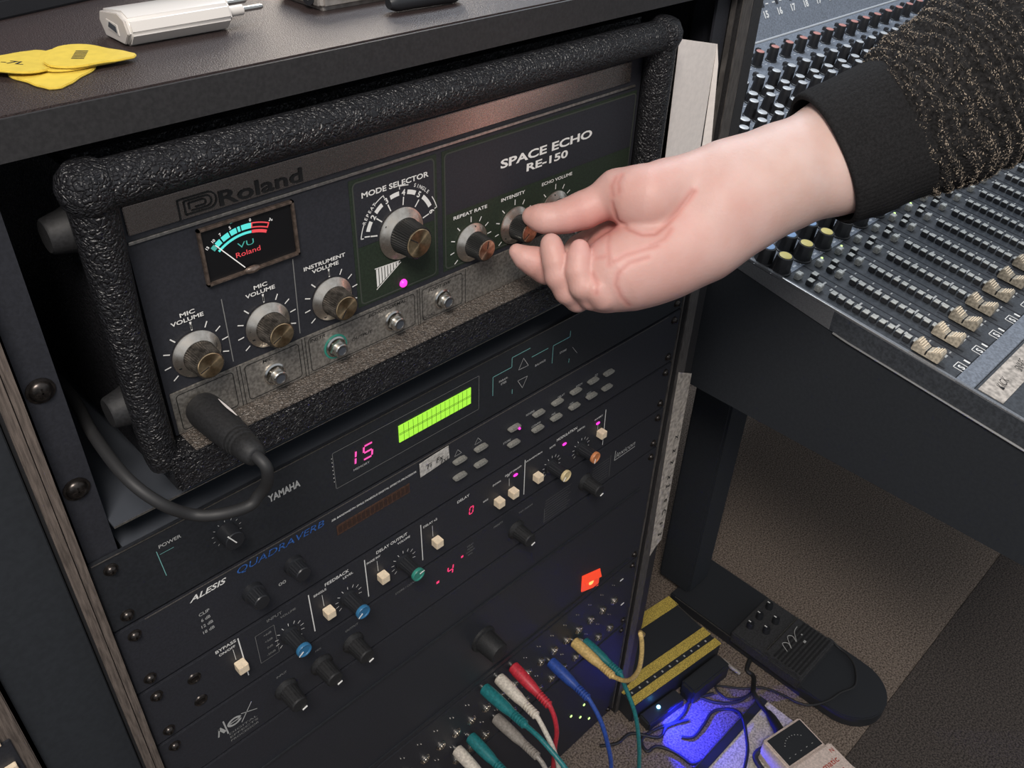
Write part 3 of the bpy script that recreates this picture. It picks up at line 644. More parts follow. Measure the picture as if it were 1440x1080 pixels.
for x in (84, 111.5, 137.5, 296, 379):
    k_ = inst('round_knob', me_k2, Xu, (x, 0, -181.5), FY)
    build('pointer', MB().box(x + .8, x + 4.4, -17.8, -17.1, -187.5, -186.8).xf(lambda v: Vector((v.x, v.y, v.z + (v.x - x) * .25))), 'print', k_)
b = MB(); seg7(b, 223.6, -180.5, 9, 5, 'fgbc', 1.1); b.add([(x_, -.5, z_) for x_, z_ in ((213, -181), (215.6, -181), (215.6, -178.6), (213, -178.6))], [(0, 1, 2, 3)]); b.add([(x_, -.5, z_) for x_, z_ in ((237.4, -171), (239.6, -171), (239.6, -169), (237.4, -169))], [(0, 1, 2, 3)])
build('digit_display', b, 'led_red', Xu)
# --- plain power unit
Pu = rack_unit('power_unit', 'plain black rack power unit with a glowing red rocker switch at right', -202.6, -352, 'panel')
build('side_knob', MB().lathe((262, 0, -290), (0, -1, 0), [(13, 0), (12.6, 2), (10.5, 3), (9.5, 20), (8.6, 21.4), (.01, 21.6)], 40, closed=False, flute=.04, fn=(3, 4)), 'rubber', Pu)
build('face_ridge', MB().box(19, 465, -1.4, 0, -245, -243.4).box(19, 465, -1.4, 0, -344, -343), 'panel_b', Pu, bev=.3)
psw = build('rocker_switch', MB().prism([(391, -1, -312), (418.6, -1, -322), (418.6, -1, -347), (392.4, -1, -336)], (0, 1.4, 0)), 'neon', Pu, bev=.4)
psw2 = MB().prism([(391.6, -1.2, -313), (418, -1.2, -322.6), (418, -4.2, -330.5), (391.8, -4.2, -321)], (0, .8, 0))
build('rocker_top', psw2, 'neon', psw, bev=.3)
build('lamp_glow', MB().lathe((404, -2.2, -329), (0, -1, 0), [(3.4, 0), (2.6, .9), (.01, 1.3)], 14, closed=False), 'neon_hot', psw)
# --- patchbay
Bu = rack_unit('patchbay', 'black rack patchbay with rows of jack sockets and coloured patch leads', -353, -458, 'panel')
js = MB().lathe((0, 0, 0), (0, 0, 1), [(5.0, 0), (5.0, .8), (4.6, 1.0), (4.4, 2.2), (3.9, 2.6), (3.3, 2.6), (3.2, .4), (.01, .4)], 18, closed=False)
M['nut'] = mat('socket_nut', (.55, .52, .48), .22, metal=1)
me_j = meshdata('jack_socket', js, 'nut', ang=40)
me_dot = meshdata('dot_screw', MB().lathe((0, 0, 0), (0, 0, 1), [(.75, 0), (.65, .6), (.01, .8)], 8, closed=False), 'chrome_s')
for k in range(25):
    x = 451 - 18.35 * k
    for z in (-397, -442):
        if x > 12: inst('jack_socket', me_j, Bu, (x, 0, z), FY)
    for z in (-371, -417.5):
        if x > 12:
            for dx, dz in ((0, 0), (-3.6, 3.2)):
                inst('contact_stud', me_dot, Bu, (x - 3 + dx, 0, z + dz), FY)
for x in (461, 470):
    build('slot_screw', MB().box(x - 4, x + 1, -.6, 0, -372 - (x - 461) * 0 - (46 if x > 465 else 0), -371 - (46 if x > 465 else 0)), 'print', Bu)
# --- lowest unit
Lu = rack_unit('lower_rack_unit', 'plain black rack unit at the bottom with a few tiny green lights', -460, -628, 'panel')
for x, z in ((424, -557.5), (402, -556.7), (438, -600), (420, -578)):
    build('status_light', MB().lathe((x, 0, z), (0, -1, 0), [(1.7, 0), (1.5, .8), (.01, 1.3)], 10, closed=False), 'led_green', Lu)
# --- paper beside the echo unit
cr = tag(build('folded_card', MB().prism([(428, 1.5, 173.5), (472.5, 1.5, 163), (474, 1.5, 60), (474, 1.5, 22), (434, 1.5, 22), (431, 1.5, 100)], (0, .5, 0)), 'paper', None, bev=.1), 'cream folded card standing in the gap right of the tape echo unit', 'card')
build('folded_flap', MB().prism([(472.8, 1.4, 163), (475, -.5, 150), (484, -3.5, 60), (484.5, -3.5, 22), (476, 1, 22), (475, 1.0, 90)], (0, .4, 0)), 'paper', cr)

# ================================================================ ON THE DESK TOP
def pick_mesh(L=31, W=27):
    P = []
    for k in range(40):
        t = 2 * math.pi * k / 40; r = 1 + .12 * math.cos(3 * t)
        r = 1 / (abs(math.cos(t * 1.0)) ** 1.0 * .0 + 1) ; k_ = 1 + .16 * math.cos(3 * t) - .10 * math.cos(t)
        P.append((math.cos(t) * k_ * L * .5 + (1.5 if abs(t) < .2 or t > 6.1 else 0), math.sin(t) * k_ * W * .52, 0))
    return MB().prism(P, (0, 0, .9))
me_pick = meshdata('guitar_pick', pick_mesh(), 'pick', bev=.3)
def pick_print(lines):
    b = MB()
    for k, (s_, h, wd) in enumerate(lines): text(b, s_, (-3 + k * 6.5, -wd / 2 + wd / 2, .95), (0, -1, 0), (1, 0, 0), h, wd, bold=.02)
    rr = MB()
    return b
for x, y, z, a, tilt, lab, ln in ((54, 23.5, 215.6, -1.9, (0, 0), 'yellow guitar pick lying lowest, nearest the front edge of the desk', [('IIII', 3, 9)]),
                              (48, 41, 217.3, .75, (.03, .05), 'yellow guitar pick at far left of the pile, point towards the charger', [('-7L', 4, 9)]),
                              (68, 33.0, 216.7, -.45, (.0, .02), 'yellow guitar pick sandwiched under the rightmost pick of the pile', []),
                              (70.8, 31.0, 217.8, -.55, (.0, .03), 'rightmost yellow guitar pick, on top of the pile, with a boxed print', [('IIIIII', 4.5, 11), ('', 2, 8)])):
    p = tag(inst('guitar_pick', me_pick, None, (x, y, z), (tilt[0], tilt[1], a)), lab, 'guitar pick', 'yellow guitar picks')
    if ln:
        pb = MB()
        for k, (s_, h, wd) in enumerate(ln):
            if s_: text(pb, s_, (-5 + k * 5.5, 0, .96), (0, -1, 0), (1, 0, 0), h, wd, bold=.02)
        o = bpy.data.objects.new('print', meshdata('print', pb, 'print_k', False)); COL.objects.link(o); o.parent = p
# charger
ch = thing('phone_charger', 'white USB phone charger with two metal prongs lying on the desk', 'charger', (116, 50, 215.5))
sec = [(64.5, 226.6), (66.7, 222.4), (62.6, 215.7), (42.1, 215.7), (36.8, 221.3), (39, 227), (44.8, 229.2)]
cb = MB().prism([(92, y, z) for y, z in sec], (46.5, 0, 0))
cbo = build('body', cb, 'white_gloss', ch, bev=1.1, bseg=3)
cc = Vector((0, 52.5, 222))
ef = MB().prism([(91.2, 52.5 + (y - 52.5) * .9, 222 + (z - 222) * .88) for y, z in sec], (1, 0, 0)); build('end_face', ef, 'white_body', ch, bev=.3)
po = build('usb_port', MB().prism([(90.9, 57.4, 224), (90.9, 57.4, 220.2), (90.9, 47, 219.2), (90.9, 47.4, 223.4)], (.5, 0, 0)), 'white_gloss', ch)
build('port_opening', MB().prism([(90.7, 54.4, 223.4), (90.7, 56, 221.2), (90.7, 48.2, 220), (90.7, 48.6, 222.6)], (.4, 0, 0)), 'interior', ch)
for y in (45.5, 60):
    pn = build('prong', MB().tube([(138, y, 222), (147.5, y, 222)], 2.3, 14), 'white_gloss', ch)
    build('prong_tip', MB().tube([(147, y, 222), (157, y, 222), (158, y, 222)], [1.25, 1.25, .8], 14), 'chrome_s', pn)
dv = thing('silver_device', 'silver slab with a round black button at the back edge of the view', 'device', (212, 60, 215.5))
build('body', MB().box(187, 270, 42, 82, 215.6, 226), 'silver', dv, bev=2.6, bseg=3)
build('button', MB().lathe((190.5, 52, 221), (-1, -.12, .1), [(4.6, 2), (4.4, 4.2), (.01, 4.4)], 24, closed=False).xf(lambda v: Vector((v.x, v.y, 221 + (v.z - 221) * .9))), 'plastic', dv)
b = MB().ring((186.0, 51.5, 221.3), (0, -1, 0), (0, 0, 1), .9, 1.5, 0, 6.28, 14); build('symbol', b, 'print', dv)
pt = thing('black_case', 'black rounded slim case lying behind the desk front edge', 'case', (236, 28, 215.5))
build('body', MB().tube([(212, 22, 220), (216, 22, 220.3), (240, 20.5, 220.5), (252, 20, 220), (256, 20, 220)], [2.5, 4.3, 4.6, 4.3, 2.6], 20), 'plastic', pt)
build('clip', MB().box(220, 246, 24, 26, 223, 225), 'plastic', pt, bev=.5)
rd = thing('red_notebook', 'red cloth book with black edge at the top left of the desk', 'notebook', (60, 170, 215.5))
def rotz(o, a):
    c, s_ = math.cos(a), math.sin(a); return lambda v: Vector((o[0] + (v.x - o[0]) * c - (v.y - o[1]) * s_, o[1] + (v.x - o[0]) * s_ + (v.y - o[1]) * c, v.z))
build('pages', MB().box(-40, 150, 114, 250, 215.6, 224).xf(rotz((66, 114), .28)), 'plastic', rd, bev=1)
build('cover', MB().box(-40, 150, 118, 252, 224, 226.6).xf(rotz((66, 114), .28)), 'red', rd, bev=.6)

# ================================================================ BIG JACK LEAD
jl = thing('instrument_cable', 'black instrument lead plugged into the leftmost jack of the echo unit', 'cable', (70.7, -30, 61.6))
bt_ = MB().lathe((70.7, -.8, 61.6), (0, -1, .03), [(6.2, .6), (8.2, 1.5), (8.9, 5), (8.9, 12), (8.3, 24), (7.6, 33), (7.4, 34), (6.5, 34.4), (7.3, 35.2), (7.2, 36.6), (6.3, 37), (7.0, 37.8), (6.9, 39.2), (6.0, 39.6), (6.6, 40.4), (6.2, 46), (5.0, 50.5), (3.6, 51.5)], 32)
build('plug_body', bt_, 'rubber', jl, ang=50)
build('plug_window', MB().lathe((70.7, -.8, 61.6), (0, -1, .03), [(3.2, -2), (3.2, 1)], 16), 'chrome_s', jl)
fl = MB()
for k in range(9):
    y = -11 - k * 2.1; w_ = 1.25 * math.sin(math.pi * (k + .4) / 9.2)
    fl.v += [(70.7 + 9.05 * math.cos(.95 - w_ * .1), y, 61.6 + 9.05 * math.sin(.95 - w_ * .1) + .6), (70.7 + 9.05 * math.cos(.95 + w_ * .1), y, 61.6 + 9.05 * math.sin(.95 + w_ * .1) + .6)]
fl.f = [(2 * k, 2 * k + 1, 2 * k + 3, 2 * k + 2) for k in range(8)]
build('label_strip', fl, 'paper', jl)
build('lead', MB().tube([(70.7, -44, 63), (70.7, -52, 63.4), (71.6, -57.5, 60.5), (71.8, -57, 53.5), (71.4, -54, 46), (68.6, -51, 40), (63.4, -50, 35.9), (50.5, -47, 37), (40.7, -40, 38.5), (30, -36, 50), (23.5, -22, 60), (24, 10, 64), (30, 60, 60), (30, 150, 50)], 2.8, 14, sub=6), 'cable_k', jl)

# ================================================================ PATCH LEADS
def patch(color, x, z, path, lab, ribs=5):
    """boot along -Y from the socket, then the lead along path (x,y,z)"""
    t = thing('patch_lead', lab, 'cable', (x, -20, z), 'patch leads in the patchbay')
    L0 = -path[0][1]
    prof = [(4.2, 2), (5.6, 3), (5.9, 8), (5.8, 18), (5.2, L0 * .55), (4.1, L0 * .68)]
    h = L0 * .70
    while h < L0 - .5:
        prof += [(4.1, h), (4.1, h + 1.5), (2.9, h + 1.7), (2.9, h + 2.5)]; h += 2.7
    prof += [(2.6, L0 + .5)]
    build('boot', MB().lathe((x, 0, z), (path[0][0] - x, path[0][1], path[0][2] - z), prof, 24), 'cb_' + color, t, ang=35)
    build('plug_tip', MB().lathe((x, 1, z), (0, -1, 0), [(3.1, -8), (3.1, 3.2)], 14), 'chrome_s', t)
    build('lead', MB().tube([tuple(Vector(path[0]) + Vector((0, 4, 0)))] + list(path), 2.25, 12, sub=5), 'cb_' + color, t)
patch('teal', 262.9, -360.5, [(262.9, -55.5, -357), (262.9, -70, -356), (262.9, -84, -358.5), (263, -100, -364), (263, -120, -378), (262, -134, -410), (262, -138, -470), (270, -130, -560), (280, -120, -634)], 'teal patch lead, first of the upper row, left of the white one')
patch('white', 280.5, -361.5, [(280.5, -51.8, -366), (280.5, -62, -376), (281, -74, -393), (281.5, -82, -417), (282, -84, -480), (286, -80, -600), (292, -80, -636)], 'white patch lead between the teal and the red one in the upper row')
patch('red', 298.7, -361.6, [(298.7, -50.6, -371), (298.7, -57.5, -382), (298.7, -61.7, -400), (298.7, -61.4, -427), (300, -62, -500), (304, -60, -636)], 'red patch lead in the upper row beside the white one')
patch('blue', 353.2, -406.5, [(353.2, -53.9, -413), (353.2, -69.3, -427.6), (353.2, -81, -450), (353.2, -92, -487), (353, -96, -560), (353, -96, -637)], 'blue patch lead, alone in the middle of the patchbay')
patch('yellow', 387.8, -406.6, [(387.8, -55.5, -410), (387.8, -67.2, -403.5), (387.8, -75.4, -392), (387.8, -81, -372), (387.8, -81.1, -351), (388.5, -78.3, -334), (391, -73.5, -327), (427, -54, -379), (458, -37, -424), (507, -10, -496), (530, 8, -528), (538, 62, -562), (542, 120, -598), (545, 150, -634)], 'yellow patch lead curling back upwards at the right of the patchbay')
patch('teal', 404.9, -422.3, [(404.9, -52.4, -425.6), (404.9, -58, -436), (404.9, -65, -446), (404.9, -75.7, -463.6), (404.9, -84, -488), (404.9, -92.6, -531), (405, -98, -590), (405, -96, -636)], 'teal patch lead tucked behind the yellow one, hanging to the carpet')
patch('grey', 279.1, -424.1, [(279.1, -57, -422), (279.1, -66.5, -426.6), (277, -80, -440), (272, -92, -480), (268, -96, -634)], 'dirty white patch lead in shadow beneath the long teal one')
patch('teal', 246.2, -419.3, [(246.2, -52, -421), (246, -66, -430), (246, -76, -460), (246, -80, -637)], 'teal patch lead at the bottom edge, right of a white one')
patch('white', 229.5, -421.3, [(229.5, -52, -424), (229.5, -66, -434), (229, -76, -466), (229, -80, -637)], 'white patch lead at the bottom edge, leftmost of all patch leads')

# ================================================================ MIXING CONSOLE
CON = thing('mixing_console', 'large grey-blue mixing console with rows of knobs and worn faders', 'mixing console', (1050, 10, -180))
def cz_(y): return -26.35 + .138 * y
TH = math.atan(.138); CE = (TH, 0, 0)
XE = 1600
def slab(x0, x1, y0, y1, h0, h1, b=None):
    b = b or MB()
    return b.prism([(x0, y0, cz_(y0) + h0), (x0, y1, cz_(y1) + h0), (x0, y1, cz_(y1) + h1), (x0, y0, cz_(y0) + h1)], (x1 - x0, 0, 0))
bod = MB().prism([(560, -345, -95), (560, -345, -180), (560, 330, -180), (560, 330, 8), (560, 284, cz_(284) - .6), (560, -345, cz_(-345) - .6)], (XE - 560, 0, 0))
build('body', bod, 'console_cheek', CON)
build('knob_field', slab(562, XE, -44, 284, -.5, 0), 'console', CON)
build('fader_field', slab(562, XE, -198, -44.5, -.5, 0), 'console_d', CON)
build('front_bar', slab(562, XE, -213, -199, -.5, 1.2), 'console', CON, bev=.4)
build('front_field', slab(562, XE, -345, -213.5, -.5, 0), 'console_d', CON)
rim = MB().prism([(558.4, -96, -40.4), (558.4, 2, -27.6), (558.4, 1.7, -38.6), (558.4, -96, -57.6)], (1.7, 0, 0))  # one rim band in two tones, imitating a reflection that fades forwards
build('side_rim_dull', MB().prism([(558.5, -345, -73.2), (558.5, -96, -40.4), (558.5, -96, -57.6), (558.5, -113, -61), (558.5, -345, -94)], (1.7, 0, 0)), 'console_d', CON)
build('side_rim_sheen', rim, 'console_rim', CON)
build('rim_lip', slab(558.8, 562, -345, 284, -1, 1.6), 'console_rim', CON, bev=.4)
build('rim_edge', MB().tube([(558.2, -100, -58.8), (558.2, -113, -61.4), (558.2, -345, -94.4)], .9, 8), 'rim_bright', CON)
build('rim_edge', MB().tube([(559.4, -45, -32 + .6), (559.4, -200, -53.4)], .7, 8), 'rim_bright', CON)
# meter bridge
c5, s5 = math.cos(math.radians(55)), math.sin(math.radians(55))
def mb_(x, v, off=0): return Vector((x, 286 + v * c5 - off * s5, 13 + v * s5 + off * c5))
br = MB().prism([mb_(560, -2), mb_(560, 130), mb_(560, 130) + Vector((0, 60, 0)), (560, 420, -20), (560, 300, -20)], (XE - 560, 0, 0))
build('meter_bridge', br, 'console', CON)
build('ridge_trim', MB().tube([mb_(560, 0, 1.2), mb_(XE, 0, 1.2)], 1.7, 8), 'ccap_s', CON)
b = MB()
for k in range(16):
    x = 1025 + 34.6 * (k - 0)
    if x > 1580: break
    text(b, str(14 + k), mb_(x, 28, .4), XU, (0, c5, s5), 9, bold=.04)
    for v_, t_ in ((45, 5), (52, 3), (60, 5), (68, 3)):
        for dx in (-9, 9): b.add([mb_(x + dx - t_ / 2 - 1, v_, .4), mb_(x + dx + t_ / 2 + 1, v_, .4), mb_(x + dx + t_ / 2 + 1, v_ + 1.6, .4), mb_(x + dx - t_ / 2 - 1, v_ + 1.6, .4)], [(0, 1, 2, 3)])
build('bridge_numbers', b, 'print', CON)
b = MB()
for k in range(16): 
    x = 1025 + 34.6 * k - 1
    if x < 1580: b.prism([mb_(x - 3, 42), mb_(x + 3, 42), mb_(x + 3, 120), mb_(x - 3, 120)], (0, -.4 * s5, .4 * c5))
build('meter_slots', b, 'panel', CON)
def conk(r0, r1, h, fl=.06): return MB().lathe((0, 0, 0), (0, 0, 1), [(r0 * 1.12, 0), (r0 * 1.12, 1), (r0, 1.6), (r1, h - .6), (r1 * .93, h)], 20, closed=True, flute=fl, fn=(2, 3))
def capm(r, h): return MB().lathe((0, 0, 0), (0, 0, 1), [(r, h - .2), (r, h + .5), (r * .8, h + .9), (.01, h + .9)], 18, closed=False)
me_kt = meshdata('channel_knob', conk(7.0, 5.8, 18), 'cknob', ang=30); me_kl = meshdata('channel_knob', conk(7.6, 6.6, 10.5), 'cknob', ang=30)
me_kf = meshdata('channel_knob', conk(8.6, 7.4, 15), 'cknob', ang=30)
caps = {c: {h: meshdata('knob_cap', capm(r, h), m_) for h, r in ((18, 5.2), (10.5, 5.6), (15, 5.4))} for c, m_ in (('s', 'ccap_s'), ('r', 'ccap_r'), ('y', 'ccap_y'), ('b', 'ccap_b'))}
me_bs = meshdata('square_button', MB().box(-3.2, 3.2, -2.6, 2.6, 0, 6), 'cbtn', bev=.5); me_bd = meshdata('square_button', MB().box(-3, 3, -2.8, 2.8, 0, 4.5), 'cbtn_d', bev=.5)
me_bc = meshdata('button_top', MB().box(-2.8, 2.8, -2.4, 2.4, 4.4, 5), 'cbtn')
XC = lambda k: 569.5 + 34.4 * k
kn_n = 0
def cknob(x, y, me, cap, h):
    o = inst('channel_knob', me, CON, (x, y, cz_(y)), CE)
    c = bpy.data.objects.new('knob_cap', caps[cap][h]); COL.objects.link(c); c.parent = o
white = MB(); specks = MB()
for k in range(0, 26):
    x = XC(k)
    rows = []
    if k >= 10: rows.append((241, me_kt, 'r', 18))
    if 7 <= k <= 22: rows += [(195, me_kt, 's', 18), (180, me_kl, 's', 10.5)]
    if 5 <= k <= 18: rows += [(158.5, me_kt, 's', 18), (144.5, me_kl, 's', 10.5)]
    if 4 <= k <= 15: rows += [(125, me_kt, 's', 18), (110, me_kl, 's', 10.5)]
    if 2 <= k <= 11: rows += [(88, me_kt, 's', 18), (73, me_kl, 's', 10.5)]
    if 0 <= k <= 8: rows += [(50, me_kt, 's', 18), (34, me_kl, 's', 10.5)]
    if k <= 9: rows += [(-19, me_kf, 'b', 15), (-36, me_kf, 'y', 15)]
    for y, me, cap, h in rows: cknob(x, y, me, cap, h)
    # legends round the knobs: short white strokes (print)
    for y, me, cap, h in rows:
        for a in range(-30, 211, 40):
            c, s_ = math.cos(math.radians(a)), math.sin(math.radians(a)); p = Vector((x + c * 9.6, y + s_ * 9.6, cz_(y + s_ * 9.6) + .15)); q = Vector((x + c * 11.8, y + s_ * 11.8, cz_(y + s_ * 11.8) + .15)); nn = Vector((-s_, c, 0)) * .45
            white.add([p - nn, q - nn, q + nn, p + nn], [(0, 1, 2, 3)])
        xx = x + 17.2
        for q in range(3):
            yy = y - 5 + q * 6; white.add([(xx - 2.2, yy, cz_(yy) + .15), (xx + 2.4, yy, cz_(yy) + .15), (xx + 2.4, yy + 1.8, cz_(yy + 1.8) + .15), (xx - 2.2, yy + 1.8, cz_(yy + 1.8) + .15)], [(0, 1, 2, 3)])
    if k >= 9:
        for y, dx in ((222, 4), (214, -8), (268, 10), (258, -12)): inst('square_button', me_bd, CON, (x + dx, y, cz_(y)), CE)
build('knob_legends', white, 'ccap_s', CON)
# channel buttons, fader slots and caps
nb = 0
slots = MB(); tk = MB(); sep = MB()
for k in range(0, 17):
    x = XC(k)
    inst('square_button', me_bs, CON, (x + 3, -52, cz_(-52)), CE)
    for (dx, y, me) in ((4, -63, me_bd), (3, -72, me_bs), (16, -60, me_bd)):
        o = inst('square_button', me, CON, (x + dx, y, cz_(y)), CE)
        if me is me_bd: c = bpy.data.objects.new('button_top', me_bc); COL.objects.link(c); c.parent = o; c.location = (0, 0, 0)
    for q in range(11):
        y = -85 - 7.45 * q
        if nb < 200:
            o = inst('square_button', me_bd, CON, (x + 4.5, y, cz_(y)), CE); nb += 1
            c = bpy.data.objects.new('button_top', me_bc); COL.objects.link(c); c.parent = o
    slab(x + 17, x + 18.4, -186, -58, 0, .25, slots); slab(x - 3, x - 1.6, -188, -150, 0, .25, slots)
    for q in range(14):
        y = -70 - q * 8.6; slab(x + 11.5, x + 16 + (4 if q % 4 == 0 else 0), y - .8, y + .8, .1, .3, tk)
        if q % 2: slab(x + 20, x + 23, y - .5, y + .5, .1, .3, tk)
    slab(x - 9.5, x - 8.4, -198, -44, 0, .3, slots)
    if k < 8: inst('channel_light', meshdata('channel_light', MB().lathe((0, 0, 0), (0, 0, 1), [(1.2, 0), (1, 1), (.01, 1.2)], 8, closed=False), 'led_green' if k in (1, 2, 5, 6) else 'cbtn_d'), CON, (x + 8.5, -51, cz_(-51) + 4.5), CE)
build('fader_slots', slots, 'panel', CON); build('fader_scale', tk, 'print_g', CON)
# fader caps: curved saddle with finger ridges
prof = [(-11.5, 0), (-11.5, 7.5), (-9.8, 9.8), (-7, 8.2), (-4, 6.6), (-1.2, 6.0), (-.6, 5.2), (.6, 5.2), (1.2, 6.0), (4, 6.6), (7, 8.2), (9.8, 9.8), (11.5, 7.5), (11.5, 0)]
pv = []
for i, (y, z) in enumerate(prof):
    pv.append((y, z))
fcap = MB().prism([(-5.2, y, z) for y, z in pv], (10.4, 0, 0))
me_f = meshdata('fader_cap', fcap, 'fader', bev=.7); me_f2 = meshdata('fader_cap', fcap, 'fader2', bev=.7)
rg = MB()
for y, z in ((-8.8, 9.6), (-7.2, 8.9), (-5.4, 7.9), (-3.6, 7.0), (3.6, 7.0), (5.4, 7.9), (7.2, 8.9), (8.8, 9.6)): rg.box(-4.6, 4.6, y - .35, y + .35, z - 1.2, z + .15)
me_rg = meshdata('finger_ridges', rg, 'cream'); me_ln = meshdata('centre_line', MB().box(-5.3, 5.3, -.6, .6, 2, 5.6), 'print_k')
for k in range(0, 13):
    x = XC(k)
    o = inst('fader_cap', me_f if k < 2 else me_f2, CON, (x, -171.5 + random.uniform(-.8, .8), cz_(-171.5) + 1.5), CE)
    for nm, me in (('finger_ridges', me_rg), ('centre_line', me_ln)):
        c = bpy.data.objects.new(nm, me); COL.objects.link(c); c.parent = o
b = MB(); VY = (0, 1, .138)
for k in range(0, 12):
    x = XC(k) + 11; y = -196
    text(b, 'S', (x, y - 2.4, cz_(y - 2.4) + .3), (1, 0, 0), VY, 5.4, bold=.03)
    for (x0, x1, y0, y1) in ((-5, 5, 4.6, 5.2), (-5, 5, -4.4, -3.8), (-5, -4.4, -4.4, 5.2), (4.4, 5, -4.4, 5.2)): slab(x + x0, x + x1, y + y0, y + y1, .1, .35, b)
    slab(x + 10, x + 12, y - 2, y + 3, .1, .35, b)
build('channel_lettering', b, 'print', CON)
ct = build('label_tape', slab(566, 1300, -235, -215.5, 0.1, .5), 'tape', CON)
b = MB()
for x, s_ in ((590, 'KICK'), (626, 'SNARE'), (664, 'TOM'), (700, 'OH'), (735, 'GTR')): text(b, s_, (x, -228, cz_(-228) + .8), (1, .12, 0), VY, 6.5, 17, bold=-.01, shear=.3)
build('handwriting', b, 'ink', ct)
# stand
ST = thing('console_stand', 'black console stand leg with a long round-ended foot on the carpet', 'stand', (726, -60, -640))
build('leg', MB().box(694, 742, 40, 92, -622, -180.5), 'console_cheek', ST, bev=3)
ft_ = [(678, 58), (773, 58), (773, -180)] + [(725.5 + 47.5 * math.cos(a), -185 - 50 * math.sin(a)) for a in [math.pi * k / 14 for k in range(1, 14)]] + [(678, -180)]
build('foot', MB().prism([(x, y, -639.8) for x, y in ft_], (0, 0, 18)), 'black_paint', ST, bev=1.5)
build('foot_trim', MB().tube([(678.4, 50, -623.2), (678.4, -120, -623.2)], .8, 6), 'strip_line', ST)
build('foot_trim', MB().tube([(772.6, 54, -623.2), (772.6, -40, -623.2)], .8, 6), 'strip_line', ST)

# ================================================================ PEDALS ON THE FLOOR
def rot_box(b, x0, x1, y0, y1, z0, z1, c, a): n = len(b.v); b.box(x0, x1, y0, y1, z0, z1); b.xf(rotz(c, a), n); return b
c0, a0 = (574.5, 10.5), -.13
YP = thing('striped_pedal', 'yellow effects pedal with black stripes beside the rack on the carpet', 'effects pedal', (574, 10, -640))
yb = build('body', rot_box(MB(), 496, 650, -37, 58, -638, -600.6, c0, a0), 'black_paint', YP, bev=2)
yf = MB()
for y0, y1 in ((-37, -26), (-18.5, -5), (40, 58)): rot_box(yf, 496, 650, y0, y1, -600.6, -600, c0, a0)
build('yellow_stripe', yf, 'yellow_paint', YP, bev=.2)
b = MB()
for k in range(11): rot_box(b, 505 + k * 13, 507 + k * 13, -23.5, -21, -600.6, -600.2, c0, a0)
build('stripe_print', b, 'print_g', YP)
build('edge_glint', MB().tube([(645.8, -12, -600.2), (652, 34, -600.2)], .7, 6), 'strip_line', YP)  # light along the black band's edge, drawn as a bright line
LP = thing('low_black_pedal', 'low black pedal with a bright blue light, in front of the striped pedal', 'effects pedal', (530, -50, -640))
build('body', MB().box(498, 560, -52, -34, -639.8, -624).xf(rotz((530, -46), -.13)), 'black_paint', LP, bev=2)
bl = build('blue_light', MB().lathe((525, -40, -624), (0, -.2, 1), [(2.4, 0), (2.2, 1.6), (1.2, 2.8), (.01, 3.2)], 14, closed=False), 'led_blue', LP)
lb = bpy.data.lights.new('blue_led_light', 'SPOT'); lb.energy = 1.5; lb.color = (.012, .018, 1.0); lb.shadow_soft_size = .002; lb.spot_size = 1.9; lb.spot_blend = .25
lo = bpy.data.objects.new('blue_led_light', lb); COL.objects.link(lo); lo.location = Vector((527, -56, -606)) * S
lo.rotation_euler = (Vector((538, -86, -640)) - Vector((527, -56, -606))).to_track_quat('-Z', 'Y').to_euler()
lb2 = bpy.data.lights.new('blue_led_glow', 'POINT'); lb2.energy = .018; lb2.color = (.03, .05, 1.0); lb2.shadow_soft_size = .002
lo2 = bpy.data.objects.new('blue_led_glow', lb2); COL.objects.link(lo2); lo2.location = Vector((512, -60, -612)) * S
PA = thing('power_adapter', 'black power adapter lying against the front of the striped pedal', 'adapter', (600, -66, -640))
build('body', MB().box(566, 636, -66, -44, -639.8, -612).xf(rotz((600, -56), -.1)), 'black_paint', PA, bev=3)
build('cord_clip', MB().tube([(640, -56, -622), (637, -70, -620), (640, -82, -624)], 2.4, 10), 'cb_grey', PA)
BP = thing('ribbed_pedal', 'black ribbed pedal with five small knobs resting on the stand foot', 'effects pedal', (714, -92, -621))
build('body', MB().box(670, 757, -146, -44, -621.3, -603), 'pedal_dark', BP, bev=2)
build('treadle', MB().box(673, 754, -144, -93, -603, -600), 'pedal_dark', BP, bev=1)
rb = MB()
for k in range(8): rb.box(676, 751, -142 + k * 5.2, -139.4 + k * 5.2, -600, -598.6)
build('rubber_ribs', rb, 'rubber', BP, bev=.4)
build('divider_strip', MB().box(680, 755, -92.4, -91.2, -603, -600.2), 'strip_line', BP)
mpk = meshdata('pedal_knob', MB().lathe((0, 0, 0), (0, 0, 1), [(5, 0), (4.6, 8), (4, 9), (.01, 9)], 20, closed=False, flute=.06, fn=(1,)), 'plastic')
for x, y in ((695.6, -56), (717.5, -56), (741.5, -56), (704, -75), (727, -75)):
    o = inst('pedal_knob', mpk, BP, (x, y, -603)); build('knob_mark', MB().box(x - .6, x + .6, y + .5, y + 4, -594, -593.4), 'print', o)
b = MB()
b.tube([(694, -112, -598.2), (700, -101, -598.2), (706, -106, -598.2), (702, -113, -598.2), (714, -100, -598.2), (720, -104, -598.2), (716, -112, -598.2), (728, -102, -598.2), (738, -100, -598.2)], .5, 5, sub=4)
b.box(722, 726, -121, -118, -598.4, -598).box(730, 732, -112, -110, -598.4, -598)
build('script_mark', b, 'print_g', BP)
PB = thing('white_board', 'worn white pedalboard with a black strip along its back edge', 'pedalboard', (530, -210, -640))
build('deck', MB().box(400, 629, -330, -129.6, -639.8, -620.4), 'pedalboard', PB, bev=.8)
build('back_strip', MB().box(400, 629, -129.6, -119.4, -639.8, -619.8), 'black_paint', PB, bev=.5)
